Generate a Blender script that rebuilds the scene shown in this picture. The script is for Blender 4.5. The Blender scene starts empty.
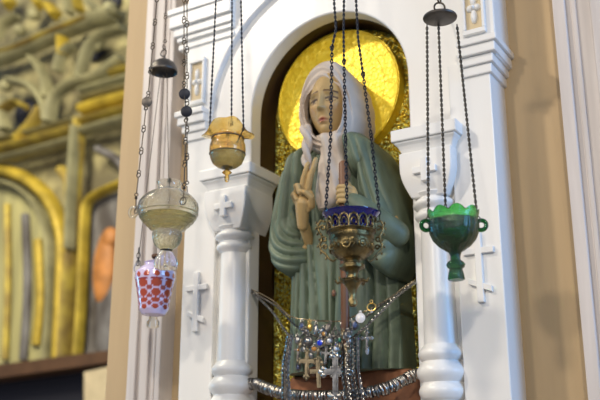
import bpy, bmesh, math, random
from mathutils import Vector, Matrix, noise
random.seed(7)
S = bpy.context.scene
COL = S.collection
PI = math.pi
R = math.radians

# ---------------------------------------------------------------- camera
F = 920.0; PIT = R(17.2); YAW = R(31); ZC = 1.6
CAM = Vector((2 * math.tan(YAW), -2.0, ZC))
cp, sp, cy, sy = math.cos(PIT), math.sin(PIT), math.cos(YAW), math.sin(YAW)
VR = Vector((cy, sy, 0)); VF = Vector((-sy * cp, cy * cp, sp)); VU = Vector((sy * sp, -cy * sp, cp))
cd = bpy.data.cameras.new('camera'); cam = bpy.data.objects.new('camera', cd); COL.objects.link(cam)
cam.matrix_world = Matrix.Translation(CAM) @ Matrix((VR, VU, -VF)).transposed().to_4x4()
cd.sensor_width = 36; cd.lens = F * 36 / 600
cd.clip_end = 100
cd.dof.use_dof = True; cd.dof.focus_distance = 2.05; cd.dof.aperture_fstop = 3.2
S.camera = cam
# ---------------------------------------------------------------- world, lights, exposure
w = bpy.data.worlds.new('world'); S.world = w; w.use_nodes = True
w.node_tree.nodes['Background'].inputs[0].default_value = (0.50, 0.66, 1.0, 1)
w.node_tree.nodes['Background'].inputs[1].default_value = 0.33


def area(name, loc, aim, size, power, color, size_y=None):
    l = bpy.data.lights.new(name, 'AREA'); l.energy = power; l.color = color; l.size = size
    if size_y:
        l.shape = 'RECTANGLE'; l.size_y = size_y
    o = bpy.data.objects.new(name, l); COL.objects.link(o); o.location = loc
    o.rotation_euler = (Vector(aim) - Vector(loc)).to_track_quat('-Z', 'Y').to_euler()
    return o


area('chandelier_light', (-0.5, -4.6, 3.5), (0.1, 0, 2.3), 0.28, 50, (1.0, 0.88, 0.72))
area('hall_lamp_light', (2.4, -4.4, 4.0), (0.1, 0, 2.3), 0.22, 84, (1.0, 0.90, 0.76))
area('high_lamp_light', (-2.5, -3.3, 5.4), (0.1, 0, 2.3), 0.30, 132, (1.0, 0.90, 0.76))
area('side_window_light', (5.5, -0.6, 3.0), (0.5, 0, 2.3), 1.6, 175, (0.24, 0.52, 1.0), 2.6)
area('blue_window_light', (-4.2, -1.1, 2.2), (0.3, -.45, 2.1), 0.5, 26, (0.10, 0.55, 1.0), 1.2)
area('screen_fill_light', (-3.5, -1.0, 6.5), (-5.4, 4, 4.2), 2.0, 560, (1.0, 0.92, 0.72))  # added fill, no visible source, brightens the far gilded screen
vs = S.view_settings
vs.view_transform = 'Standard'; vs.look = 'None'; vs.gamma = 1; vs.use_curve_mapping = False
vs.exposure = 0.0


def at(px, py, y):
    """point of the plane at depth y seen at a place of the 600x400 photograph"""
    d = VF + VR * ((px - 300) / F) + VU * ((200 - py) / F)
    return CAM + d * ((y - CAM.y) / d.y)


# ---------------------------------------------------------------- materials
def mat(name, col, rough=.6, metal=0, noise_amt=0, nscale=8, bump=0, bscale=60, trans=0, ior=1.45,
        col2=None, coat=0, vcol=None, stretch=None, spec=None, sss=0):
    m = bpy.data.materials.new(name); m.use_nodes = True
    nt = m.node_tree; b = nt.nodes['Principled BSDF']
    b.inputs['Base Color'].default_value = (*col, 1)
    b.inputs['Roughness'].default_value = rough; b.inputs['Metallic'].default_value = metal
    b.inputs['Transmission Weight'].default_value = trans; b.inputs['IOR'].default_value = ior
    b.inputs['Coat Weight'].default_value = coat
    if spec is not None: b.inputs['Specular IOR Level'].default_value = spec
    tc = nt.nodes.new('ShaderNodeTexCoord'); mp = nt.nodes.new('ShaderNodeMapping')
    nt.links.new(tc.outputs['Object'], mp.inputs[0])
    if stretch: mp.inputs['Scale'].default_value = stretch
    src = None
    if vcol:
        a = nt.nodes.new('ShaderNodeAttribute'); a.attribute_name = vcol; src = a.outputs['Color']
        nt.links.new(src, b.inputs['Base Color'])
    if noise_amt or col2:
        n = nt.nodes.new('ShaderNodeTexNoise'); n.inputs['Scale'].default_value = nscale; n.inputs['Detail'].default_value = 6
        nt.links.new(mp.outputs[0], n.inputs['Vector'])
        r = nt.nodes.new('ShaderNodeValToRGB'); r.color_ramp.elements[0].position = .35; r.color_ramp.elements[1].position = .68
        c2 = col2 or tuple(c * (1 - noise_amt) for c in col)
        if vcol:
            r.color_ramp.elements[0].color = (1 - noise_amt,) * 3 + (1,); r.color_ramp.elements[1].color = (1, 1, 1, 1)
            mx = nt.nodes.new('ShaderNodeMix'); mx.data_type = 'RGBA'; mx.blend_type = 'MULTIPLY'; mx.inputs[0].default_value = 1
            nt.links.new(n.outputs['Fac'], r.inputs[0]); nt.links.new(src, mx.inputs[6]); nt.links.new(r.outputs[0], mx.inputs[7])
            nt.links.new(mx.outputs[2], b.inputs['Base Color'])
        else:
            r.color_ramp.elements[0].color = (*c2, 1); r.color_ramp.elements[1].color = (*col, 1)
            nt.links.new(n.outputs['Fac'], r.inputs[0]); nt.links.new(r.outputs[0], b.inputs['Base Color'])
    if bump:
        n2 = nt.nodes.new('ShaderNodeTexNoise'); n2.inputs['Scale'].default_value = bscale; n2.inputs['Detail'].default_value = 4
        nt.links.new(mp.outputs[0], n2.inputs['Vector'])
        bp = nt.nodes.new('ShaderNodeBump'); bp.inputs['Strength'].default_value = bump; bp.inputs['Distance'].default_value = .01
        nt.links.new(n2.outputs['Fac'], bp.inputs['Height']); nt.links.new(bp.outputs[0], b.inputs['Normal'])
    return m


def mosaic_mat(name, scale, cols, rough, metal, strength, jitter):
    m = bpy.data.materials.new(name); m.use_nodes = True
    nt = m.node_tree; b = nt.nodes['Principled BSDF']; L = nt.links.new
    tc = nt.nodes.new('ShaderNodeTexCoord')
    v = nt.nodes.new('ShaderNodeTexVoronoi'); v.inputs['Scale'].default_value = scale
    L(tc.outputs['Object'], v.inputs['Vector'])
    sep = nt.nodes.new('ShaderNodeSeparateColor'); L(v.outputs['Color'], sep.inputs[0])
    n = nt.nodes.new('ShaderNodeTexNoise'); n.inputs['Scale'].default_value = 22; n.inputs['Detail'].default_value = 3
    L(tc.outputs['Object'], n.inputs['Vector'])
    ad = nt.nodes.new('ShaderNodeMath'); ad.operation = 'MULTIPLY_ADD'; L(n.outputs['Fac'], ad.inputs[0])
    ad.inputs[1].default_value = .7; L(sep.outputs[0], ad.inputs[2])
    mu = nt.nodes.new('ShaderNodeMath'); mu.operation = 'MULTIPLY'; L(ad.outputs[0], mu.inputs[0]); mu.inputs[1].default_value = .6
    r = nt.nodes.new('ShaderNodeValToRGB'); e = r.color_ramp.elements
    e[0].position = 0; e[0].color = (*cols[0], 1); e[1].position = 1; e[1].color = (*cols[-1], 1)
    for i, c in enumerate(cols[1:-1]):
        q = e.new((i + 1) / (len(cols) - 1)); q.color = (*c, 1)
    L(mu.outputs[0], r.inputs[0]); L(r.outputs[0], b.inputs['Base Color'])
    b.inputs['Roughness'].default_value = rough; b.inputs['Metallic'].default_value = metal
    # tilt every tessera a little
    geo = nt.nodes.new('ShaderNodeNewGeometry')
    vm = nt.nodes.new('ShaderNodeVectorMath'); vm.operation = 'SUBTRACT'; L(v.outputs['Color'], vm.inputs[0]); vm.inputs[1].default_value = (.5, .5, .5)
    vs_ = nt.nodes.new('ShaderNodeVectorMath'); vs_.operation = 'SCALE'; L(vm.outputs[0], vs_.inputs[0]); vs_.inputs['Scale'].default_value = jitter
    va = nt.nodes.new('ShaderNodeVectorMath'); va.operation = 'ADD'; L(geo.outputs['Normal'], va.inputs[0]); L(vs_.outputs[0], va.inputs[1])
    vn = nt.nodes.new('ShaderNodeVectorMath'); vn.operation = 'NORMALIZE'; L(va.outputs[0], vn.inputs[0])
    bp = nt.nodes.new('ShaderNodeBump'); bp.inputs['Strength'].default_value = strength; bp.inputs['Distance'].default_value = .003
    L(v.outputs['Distance'], bp.inputs['Height']); L(vn.outputs[0], bp.inputs['Normal'])
    L(bp.outputs[0], b.inputs['Normal'])
    return m


M = dict(
    white=mat('white_enamel_paint', (.80, .785, .75), .32, noise_amt=.05, nscale=7, bump=.05, bscale=30, stretch=(1, 1, .3)),
    beige=mat('beige_wall_plaster', (.50, .36, .20), .75, noise_amt=.12, nscale=5, stretch=(3, 3, .35), bump=.06, bscale=40),
    beige_l=mat('light_beige_paint', (.66, .54, .34), .6, noise_amt=.12),
    mauve=mat('pale_marble_pilaster', (.66, .60, .56), .5, noise_amt=.22, nscale=6, stretch=(4, 4, .3)),
    floor=mat('stone_floor', (.35, .3, .25), .4, noise_amt=.2),
    mosaic=mosaic_mat('gold_tesserae', 230, [(.12, .06, .004), (.50, .27, .01), (.80, .54, .03), (.42, .46, .14), (1.0, .80, .16)], .30, .85, .6, .85),
    halo=mosaic_mat('gilded_halo', 90, [(.80, .52, .02), (.90, .64, .03), (.92, .68, .04), (.98, .78, .10)], .38, .35, .35, .10),
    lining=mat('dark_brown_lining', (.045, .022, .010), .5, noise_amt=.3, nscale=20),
    robe=mat('painted_green_robe', (.135, .175, .115), .5, noise_amt=.3, nscale=9, stretch=(3, 3, 1), bump=.08, bscale=80),
    veil=mat('painted_veil', (.58, .49, .405), .6, noise_amt=.14, nscale=14, bump=.05, bscale=90),
    skin=mat('painted_skin', (.4, .3, .14), .45, noise_amt=.14, nscale=16, vcol='paint'),
    wood=mat('brown_carved_wood', (.20, .085, .035), .45, noise_amt=.4, nscale=20, stretch=(1, 1, .2)),
    ground=mat('terracotta_ground', (.30, .12, .05), .6, noise_amt=.3, nscale=20),
    iron=mat('dark_chain_metal', (.018, .020, .028), .45, .6),
    bronze=mat('aged_bronze_wire', (.075, .062, .046), .42, .8),
    cap=mat('dull_pewter', (.13, .115, .10), .42, .7, noise_amt=.3, nscale=40),
    brass=mat('worn_brass', (.28, .21, .09), .30, .9, noise_amt=.75, nscale=45, bump=.25, bscale=160),
    silver=mat('tarnished_silver', (.56, .53, .48), .26, .95, noise_amt=.65, nscale=70),
    silver_d=mat('dark_silver', (.24, .22, .20), .35, .9, noise_amt=.5, nscale=80),
    gold=mat('gilt_metal', (.75, .52, .16), .3, .9, noise_amt=.3, nscale=60),
    cobalt=mat('cobalt_glass', (.01, .012, .42), .05, coat=.6, trans=.85),
    green=mat('green_glass', (.005, .14, .018), .05, trans=.97, ior=1.45, bump=.8, bscale=90, coat=.5),
    green_l=mat('light_green_glass', (.12, .66, .12), .06, trans=.93, ior=1.4, bump=.5, bscale=90, coat=.5),
    amber=mat('amber_glass', (.99, .84, .42), .08, trans=.90, ior=1.25, bump=.6, bscale=55, col2=(.93, .60, .14), nscale=25, coat=.4),
    amber_d=mat('amber_cut_glass', (.90, .72, .26), .10, trans=.88, ior=1.35, bump=.7, bscale=120, col2=(.60, .46, .14), nscale=60, coat=.5),
    clear=mat('straw_glass', (.99, .985, .93), .05, trans=.97, ior=1.12, bump=.5, bscale=110, col2=(.95, .93, .80), nscale=45, coat=.5),
    clear_d=mat('straw_cut_glass', (.95, .92, .72), .08, trans=.92, ior=1.2, bump=.8, bscale=140, col2=(.72, .68, .42), nscale=70, coat=.5),
    milk=mat('overlay_glass', (.7, .6, .75), .12, vcol='paint', coat=.6),
    pale_gilt=mat('pale_gilt', (.36, .29, .18), .34, .9, noise_amt=.4, nscale=60),
    blue_stone=mat('blue_stone', (.01, .04, .65), .1, coat=1),
    pearl=mat('pearl', (.8, .76, .72), .2, coat=.6),
    green_stone=mat('green_stone', (.01, .22, .12), .1, coat=1),
    amber_stone=mat('amber_stone', (.6, .26, .04), .15, coat=1),
    crystal=mat('crystal', (.85, .85, .9), .03, trans=.7, coat=1),
    enamel=mat('blue_grey_enamel', (.10, .13, .25), .2, coat=1),
    # far screen
    gild=mat('distant_gilding', (.50, .38, .06), .5, .2, col2=(.22, .15, .04), nscale=5, bump=.4, bscale=12),
    gild_b=mat('bright_gilding', (.52, .37, .04), .5, .2, noise_amt=.45, nscale=6),
    olive=mat('olive_ornament', (.40, .35, .17), .55, .1, col2=(.13, .11, .06), nscale=4.5, bump=.5, bscale=10),
    grisaille=mat('grey_green_carving', (.32, .295, .155), .6, noise_amt=.4, nscale=5),
    fresco=mat('robed_icon_painting', (.45, .41, .18), .6, col2=(.27, .25, .12), nscale=3.2, stretch=(2.2, 2.2, .25)),
    fresco_d=mat('dark_icon_painting', (.22, .21, .20), .6, col2=(.06, .05, .045), nscale=4, stretch=(1.6, 1.6, .6)),
    black=mat('black_paint_and_recess_shade', (.012, .012, .02), .7),  # black paint; in the carving's gaps it stands in for shade
    darkwood=mat('dark_brown_beam', (.10, .05, .022), .5, noise_amt=.3),
    cream=mat('cream_post', (.55, .45, .28), .6, noise_amt=.2),
    orange=mat('orange_robe_paint', (.50, .20, .05), .6, noise_amt=.4, nscale=8),
)


# ---------------------------------------------------------------- mesh builder
class MB:
    def __init__(s): s.v = []; s.f = []

    def add(s, vs_, fs_):
        n = len(s.v); s.v += [tuple(q) for q in vs_]; s.f += [tuple(i + n for i in f) for f in fs_]; return s

    def box(s, x0, x1, y0, y1, z0, z1):
        return s.add([(x, y, z) for x in (x0, x1) for y in (y0, y1) for z in (z0, z1)],
                     [(0, 1, 3, 2), (4, 6, 7, 5), (0, 4, 5, 1), (2, 3, 7, 6), (0, 2, 6, 4), (1, 5, 7, 3)])

    def lathe(s, prof, c=(0, 0, 0), n=32, rf=None, cap0=True, cap1=True, zf=None):
        vs_, fs_ = [], []
        for i, (r, z) in enumerate(prof):
            for k in range(n):
                a = 2 * PI * k / n
                rr = r * (rf(a, i) if rf else 1); zz = z + (zf(a, i) if zf else 0)
                vs_.append((c[0] + rr * math.cos(a), c[1] + rr * math.sin(a), c[2] + zz))
        for i in range(len(prof) - 1):
            for k in range(n):
                k2 = (k + 1) % n
                fs_.append((i * n + k, i * n + k2, (i + 1) * n + k2, (i + 1) * n + k))
        if cap0: fs_.append(tuple(range(n - 1, -1, -1)))
        if cap1: fs_.append(tuple((len(prof) - 1) * n + k for k in range(n)))
        return s.add(vs_, fs_)

    def tube(s, pts, r, n=6, closed=False, caps=True):
        pts = [Vector(p) for p in pts]; m = len(pts)
        rs = r if isinstance(r, (list, tuple)) else [r] * m
        ref = Vector((0.13, 0.21, 1)).normalized(); vs_, fs_ = [], []
        prev = None
        for i, p in enumerate(pts):
            if closed: t = pts[(i + 1) % m] - pts[i - 1]
            else: t = pts[min(i + 1, m - 1)] - pts[max(i - 1, 0)]
            t.normalize()
            if prev is None:
                a = t.cross(ref)
                if a.length < .05: a = t.cross(Vector((1, 0, 0)))
            else:
                a = prev - t * prev.dot(t)
                if a.length < 1e-6: a = t.cross(ref)
            a.normalize(); prev = a; b = t.cross(a)
            for k in range(n):
                an = 2 * PI * k / n; vs_.append(p + (a * math.cos(an) + b * math.sin(an)) * rs[i])
        for i in range(m if closed else m - 1):
            j = (i + 1) % m
            for k in range(n):
                k2 = (k + 1) % n; fs_.append((i * n + k, i * n + k2, j * n + k2, j * n + k))
        if not closed and caps:
            fs_.append(tuple(range(n - 1, -1, -1))); fs_.append(tuple((m - 1) * n + k for k in range(n)))
        return s.add(vs_, fs_)

    def capsule(s, pts, rs, n=10):
        """tube with rounded ends"""
        pts = [Vector(p) for p in pts]; rs = list(rs)
        d0 = (pts[0] - pts[1]).normalized(); d1 = (pts[-1] - pts[-2]).normalized()
        A = [(pts[0] + d0 * rs[0] * q, rs[0] * math.sqrt(1 - q * q)) for q in (.97, .8, .45)]
        B = [(pts[-1] + d1 * rs[-1] * q, rs[-1] * math.sqrt(1 - q * q)) for q in (.45, .8, .97)]
        P = [a[0] for a in A] + pts + [b[0] for b in B]; Q = [a[1] for a in A] + rs + [b[1] for b in B]
        return s.tube(P, Q, n)

    def ell(s, c, r, n=16, m=10, M3=None):
        vs_ = []; fs_ = []
        for i in range(m + 1):
            ph = -PI / 2 + PI * i / m; ph = max(min(ph, PI / 2 - .02), -PI / 2 + .02)
            for k in range(n):
                a = 2 * PI * k / n
                p = Vector((r[0] * math.cos(ph) * math.cos(a), r[1] * math.cos(ph) * math.sin(a), r[2] * math.sin(ph)))
                if M3: p = M3 @ p
                vs_.append(Vector(c) + p)
        for i in range(m):
            for k in range(n):
                k2 = (k + 1) % n; fs_.append((i * n + k, i * n + k2, (i + 1) * n + k2, (i + 1) * n + k))
        fs_.append(tuple(range(n - 1, -1, -1))); fs_.append(tuple(m * n + k for k in range(n)))
        return s.add(vs_, fs_)

    def ring(s, c, rad, wire, u=(1, 0, 0), v=(0, 0, 1), n=12, k=5, su=1, sv=1):
        u = Vector(u).normalized(); v = Vector(v).normalized(); c = Vector(c)
        return s.tube([c + (u * math.cos(2 * PI * i / n) * su + v * math.sin(2 * PI * i / n) * sv) * rad for i in range(n)], wire, k, closed=True)

    def prism(s, pts, y0, y1):
        """outline in x,z extruded from y0 (front) to y1"""
        n = len(pts); vs_ = [(x, y0, z) for x, z in pts] + [(x, y1, z) for x, z in pts]
        fs_ = [tuple(range(n)), tuple(range(2 * n - 1, n - 1, -1))]
        for i in range(n):
            j = (i + 1) % n; fs_.append((i, i + n, j + n, j))
        return s.add(vs_, fs_)

    def chain(s, path, pitch, wire, wid, n=10, k=4, phase=0):
        """interlocking oval links along a path"""
        path = [Vector(p) for p in path]
        seg = [(path[i + 1] - path[i]).length for i in range(len(path) - 1)]; tot = sum(seg)
        cnt = max(1, int(round(tot / pitch))); st = tot / cnt

        def pos(d):
            for i, l in enumerate(seg):
                if d <= l or i == len(seg) - 1: return path[i] + (path[i + 1] - path[i]) * (d / l)
                d -= l
        for i in range(cnt):
            a = pos(i * st); b = pos((i + 1) * st); t = (b - a).normalized(); c = (a + b) / 2
            x = t.cross(Vector((.31, .95, .05))).normalized(); y = t.cross(x)
            ang = phase + (PI / 2 if i % 2 else 0) + PI / 4
            u = x * math.cos(ang) + y * math.sin(ang); h = st / 2 + wire * 1.6
            s.tube([c + t * h * math.cos(2 * PI * q / n) + u * wid * math.sin(2 * PI * q / n) for q in range(n)], wire, k, closed=True)
        return s

    def longchain(s, path, pitch, wire):
        """long bar links with eyes, joined by small rings"""
        path = [Vector(p) for p in path]
        for a0, b0 in zip(path[:-1], path[1:]):
            L = (b0 - a0).length; cnt = max(1, int(round(L / pitch)))
            for i in range(cnt):
                a = a0 + (b0 - a0) * (i / cnt); b = a0 + (b0 - a0) * ((i + 1) / cnt); t = (b - a).normalized()
                x = t.cross(Vector((0, 1, 0))).normalized()
                s.ring(a, .0056, .0015, x, t, 14, 5)
                s.tube([a + t * .005, b - t * .011], .0015, 5)
                s.ring(b - t * .0085, .0042, .0013, (x + Vector((0, .8, 0))), t, 10, 5)
        return s

    def mesh(s, name, m, smooth=True, angle=40):
        me = bpy.data.meshes.new(name); me.from_pydata(s.v, [], s.f); me.validate(); me.update()
        bm = bmesh.new(); bm.from_mesh(me); bmesh.ops.recalc_face_normals(bm, faces=bm.faces); bm.to_mesh(me); bm.free()
        if m: me.materials.append(m)
        if smooth:
            me.polygons.foreach_set('use_smooth', [True] * len(me.polygons))
            me.set_sharp_from_angle(angle=R(angle))
        return me

    def build(s, name, m, parent=None, smooth=True, bevel=0, angle=40, origin=None):
        me = s.mesh(name, m, smooth, angle)
        o = bpy.data.objects.new(name, me); COL.objects.link(o)
        if origin is not None:
            me.transform(Matrix.Translation(-Vector(origin))); o.location = origin
        if parent:
            o.parent = parent
            o.matrix_parent_inverse = world_of(parent).inverted()
        if bevel:
            b = o.modifiers.new('bevel', 'BEVEL'); b.width = bevel; b.segments = 2; b.limit_method = 'ANGLE'
        return o


def world_of(o):
    m = Matrix.Translation(o.location) @ o.rotation_euler.to_matrix().to_4x4()
    if o.parent: m = world_of(o.parent) @ o.matrix_parent_inverse @ m
    return m


def tag(o, label=None, cat=None, group=None, kind=None):
    if label: o['label'] = label
    if cat: o['category'] = cat
    if group: o['group'] = group
    if kind: o['kind'] = kind
    return o


def empty(name, loc, label, cat, group=None):
    o = bpy.data.objects.new(name, None); COL.objects.link(o); o.location = loc; o.empty_display_size = .02
    return tag(o, label, cat, group)


def lerp_tab(tab, z):
    """tab: list of (z, x) sorted by z descending"""
    if z >= tab[0][0]: return tab[0][1]
    for (z0, x0), (z1, x1) in zip(tab[:-1], tab[1:]):
        if z0 >= z >= z1:
            t = (z0 - z) / (z0 - z1) if z0 != z1 else 0
            return x0 + (x1 - x0) * t
    return tab[-1][1]


def smooth_tab(tab, z, h=.006):
    return sum(lerp_tab(tab, z + d * h) for d in (-2, -1, 0, 1, 2)) / 5


def G(a, s): return math.exp(-(a / s) ** 2)


# ================================================================ the setting
AX = .085          # axis of the icon case


def struct(name, mb, m, **k):
    return tag(mb.build(name, m, **k), kind='structure')


def arch_panel(mb, hx, z0, z1, r, zc, y0, y1, AX=AX, n=48):
    """plate with an arched opening of half width r springing at zc, open from zb (or the very bottom z0) up"""
    pin, pout = [], []
    pin.append((AX - r, z0)); pout.append((AX - hx, z0))
    pin.append((AX - r, zc)); pout.append((AX - hx, zc))
    for i in range(1, n):
        a = PI - PI * i / n
        dx, dz = math.cos(a), math.sin(a); t = min(hx / abs(dx) if abs(dx) > 1e-6 else 9, (z1 - zc) / dz if dz > 1e-6 else 9)
        pin.append((AX + r * dx, zc + r * dz)); pout.append((AX + t * dx, zc + t * dz))
    pin.append((AX + r, zc)); pout.append((AX + hx, zc))
    pin.append((AX + r, z0)); pout.append((AX + hx, z0))
    N = len(pin)
    vs_ = [(x, y, z) for y in (y0, y1) for x, z in pin] + [(x, y, z) for y in (y0, y1) for x, z in pout]
    # corner fill
    fs_ = []
    for i in range(N - 1):
        fs_ += [(i, i + 1, 2 * N + i + 1, 2 * N + i), (N + i, 3 * N + i, 3 * N + i + 1, N + i + 1), (i, N + i, N + i + 1, i + 1),
                (2 * N + i, 2 * N + i + 1, 3 * N + i + 1, 3 * N + i)]
    fs_ += [(0, 2 * N, 3 * N, N), (N - 1, 2 * N - 1, 4 * N - 1, 3 * N - 1)]
    return mb.add(vs_, fs_)


WY = .092
m = MB(); m.box(-.685, -.19, WY, .5, 0, 5); m.box(.36, 2.6, WY, .5, 0, 5); m.box(-.19, .36, WY, .5, 2.92, 5); m.box(-.19, .36, WY, .5, 0, 1.2); m.box(-.19, .36, .2, .5, 1.2, 2.92)
struct('wall_front', m, M['beige'], smooth=False)
struct('floor', MB().box(-12, 6, -7, 7, -.1, 0), M['floor'], smooth=False)
# the two pale flanking pilasters with vertical mouldings
m = MB()
m.box(AX + .612, AX + .86, .045, WY + .01, 0, 5)
for x, wd, d in ((.612, .03, .012), (.655, .012, .006), (.70, .05, .010), (.765, .012, .006), (.80, .06, .012)):
    m.box(AX + x, AX + x + wd, .045 - d, .05, 0, 5)
struct('trim_1', m, M['mauve'], smooth=False, bevel=.003)
m = MB()
m.box(-.600, AX - .565, .045, WY + .01, 0, 5)
for x, wd, d in ((.565, .018, .012), (.590, .008, .006), (.612, .028, .010), (.655, .030, .012)):
    m.box(AX - x - wd, AX - x, .045 - d, .05, 0, 5)
struct('trim_2', m, M['mauve'], smooth=False, bevel=.003)
struct('trim_3', MB().box(-.685, -.600, .04, WY + .01, 0, 5), M['beige'], smooth=False, bevel=.003)
# ledge far above the picture that the lamps hang from
struct('trim_4', MB().box(-1.0, 1.6, -.60, WY, 3.62, 3.70), M['white'], smooth=False, bevel=.004)

# ================================================================ icon case
case = empty('icon_case', (AX, .05, 0), 'white carved icon case with arched niche and slim columns framing the saint', 'icon case')
m = MB(); arch_panel(m, .40, 1.0, 3.02, .243, 2.61, .006, .058, .078)
case_panel = m.build('arch_frame', M['white'], case, smooth=True, angle=30, bevel=.004)
m = MB(); arch_panel(m, .30, 1.0, 2.95, .2445, 2.61, .058, .136, .078)
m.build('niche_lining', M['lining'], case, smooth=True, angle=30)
m = MB(); arch_panel(m, .48, 2.60, 3.40, .385, 2.61, -.012, .095)
m.build('spandrel', M['white'], case, smooth=True, angle=30, bevel=.003)
m = MB(); m.box(AX - .50, AX + .50, -.06, .12, 0, 1.0); m.box(AX - .53, AX + .53, -.10, .12, .96, 1.02); m.box(AX - .53, AX + .53, -.10, .12, 0, .14)
m.build('plinth', M['white'], case, smooth=False, bevel=.006)
m = MB(); m.box(AX - .25, AX + .25, .135, .19, 1.1, 2.90); mosaic = m.build('mosaic_backdrop', M['mosaic'], case, smooth=False)
tag(mosaic, 'gold tesserae backdrop')


def orth_cross(mb, cx, cz, y0, y1, s):
    """three bar cross with a slanted foot bar; s = half height"""
    w_ = s * .10
    mb.box(cx - w_ / 1, cx + w_ / 1, y0, y1, cz - s, cz + s)
    mb.box(cx - s * .45, cx + s * .45, y0 + .0005, y1, cz + s * .38, cz + s * .56)
    a = s * .34
    mb.prism([(cx - a, cz - s * .42 + .4 * a), (cx - a, cz - s * .60 + .4 * a), (cx + a, cz - s * .60 - .4 * a), (cx + a, cz - s * .42 - .4 * a)], y0 + .001, y1)


for sgn in (-1, 1):
    def X(a): return AX + sgn * a

    def bx(mb, a, b, y0, y1, z0, z1): mb.box(min(X(a), X(b)), max(X(a), X(b)), y0, y1, z0, z1)
    # pilaster
    m = MB(); bx(m, .352, .46, -.012, .095, 1.0, 2.60)
    pil = m.build('pilaster', M['white'], case, smooth=False, bevel=.003)
    m = MB(); orth_cross(m, X(.406), 2.078, -.022, -.010, .082)
    m.build('relief_cross', M['white'], pil, smooth=False, bevel=.0015)
    m = MB(); bx(m, .334, .3515, .010, .03, 1.0, 2.37); m.build('recess_strip', M['beige_l'], case, smooth=False)
    m = MB(); m.box(X(.430) - .0215, X(.430) + .0215, -.0145, -.010, 2.677, 2.801); m.build('panel_ground', M['beige_l'], case, smooth=False)
    # impost mouldings, stepped
    m = MB()
    for k, (z0, z1, d) in enumerate(((2.555, 2.580, .007), (2.580, 2.603, .014), (2.603, 2.628, .024), (2.628, 2.645, .031))):
        m.box(min(X(.388 - d * 0), X(.46 + d)), max(X(.388 - d * 0), X(.46 + d)), -.012 - d, .10, z0, z1)
    m.build('impost', M['white'], case, smooth=False, bevel=.003)
    # panel with rosette above the impost
    m = MB(); a0, a1 = .395, .452
    m.box(X(.430) - .029, X(.430) + .029, -.024, -.008, 2.665, 2.678); m.box(X(.430) - .029, X(.430) + .029, -.024, -.008, 2.80, 2.813)
    m.box(X(.430) - .029, X(.430) - .021, -.024, -.008, 2.678, 2.80); m.box(X(.430) + .021, X(.430) + .029, -.024, -.008, 2.678, 2.80)
    pn = m.build('panel_frame', M['white'], case, smooth=False, bevel=.002)
    m = MB(); c = (X(.430), -.014, 2.738)
    for k in range(4):
        a = PI / 2 * k
        m.ell((c[0] + .009 * math.cos(a), c[1], c[2] + .024 * math.sin(a)), (.009 if k % 2 else .010, .010, .020 if k % 2 else .010), 12, 8)
    m.ell(c, (.007, .015, .007), 12, 8)
    m.build('rosette', M['white'], pn)
    # upper cornice
    m = MB()
    for z0, z1, d in ((2.858, 2.876, .006), (2.884, 2.900, .010), (2.900, 2.928, .018), (2.928, 2.97, .028), (2.97, 2.99, .034)):
        m.box(min(X(.30), X(.50 + d)), max(X(.30), X(.50 + d)), -.012 - d, .09, z0, z1)
    m.build('upper_cornice', M['white'], case, smooth=False, bevel=.003)
    # column
    cx, cyy = X(.296), .004
    prof = [(.040, 1.02), (.040, 1.78), (.047, 1.785)]

    def torus_prof(z0, z1, r0, r1, n=8):
        return [(r0 + (r1 - r0) * math.sin(PI * i / n), z0 + (z1 - z0) * i / n) for i in range(n + 1)]
    prof = [(.042, 1.02), (.042, 1.782)] + torus_prof(1.785, 1.820, .048, .056) + torus_prof(1.823, 1.868, .048, .060) + torus_prof(1.871, 1.903, .046, .055) + [(.0405, 1.910), (.0395, 1.95), (.037, 2.21)]
    m = MB(); m.lathe(prof, (cx, cyy, 0), 40)
    m.lathe([(.05, 1.0), (.062, 1.02), (.062, 1.05), (.05, 1.07), (.044, 1.10)], (cx, cyy, 0), 32)
    colm = m.build('column', M['white'], case, angle=35)
    m = MB()
    m.lathe([(.037, 2.20)] + torus_prof(2.205, 2.232, .040, .050) + torus_prof(2.234, 2.262, .042, .054) + [(.046, 2.266), (.052, 2.275)], (cx, cyy, 0), 40)
    # square block with rounded lower front
    blk = []
    for i in range(13):
        t = i / 12; blk.append((t, .046 + .018 * math.sin(t * PI / 2) ** .7))
    vs_, fs_ = [], []; nseg = 9
    for i in range(nseg + 1):
        t = i / nseg; z = 2.262 + .115 * t; h = .044 + .024 * math.sin(min(1, t * 1.5) * PI / 2)
        yf = cyy - (.040 + .014 * math.sin(min(1, t * 1.6) * PI / 2))
        vs_ += [(cx - h, yf, z), (cx + h, yf, z), (cx + h, .09, z), (cx - h, .09, z)]
    for i in range(nseg):
        for k in range(4):
            k2 = (k + 1) % 4; fs_.append((i * 4 + k, i * 4 + k2, i * 4 + 4 + k2, i * 4 + 4 + k))
    fs_ += [(3, 2, 1, 0), tuple(nseg * 4 + k for k in range(4))]
    m.add(vs_, fs_)
    capi = m.build('capital', M['white'], colm, angle=35, bevel=.003)
    m = MB(); yc = cyy - .064; zc_ = 2.325; s_ = .030; w_ = .0085
    m.box(cx - w_, cx + w_, yc, yc + .02, zc_ - s_, zc_ + s_); m.box(cx - s_, cx + s_, yc + .0008, yc + .02, zc_ - w_, zc_ + w_)
    m.build('capital_cross', M['white'], colm, smooth=False, bevel=.002)
    m = MB()
    m.box(cx - .086, cx + .086, cyy - .060, .10, 2.409, 2.440)
    rows = [(2.374, .066), (2.382, .067), (2.390, .070), (2.398, .074), (2.404, .0795), (2.4085, .081)]; vs_, fs_ = [], []
    for z, d in rows: vs_ += [(cx - d, cyy - d + .026, z), (cx + d, cyy - d + .026, z), (cx + d, .09, z), (cx - d, .09, z)]
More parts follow.
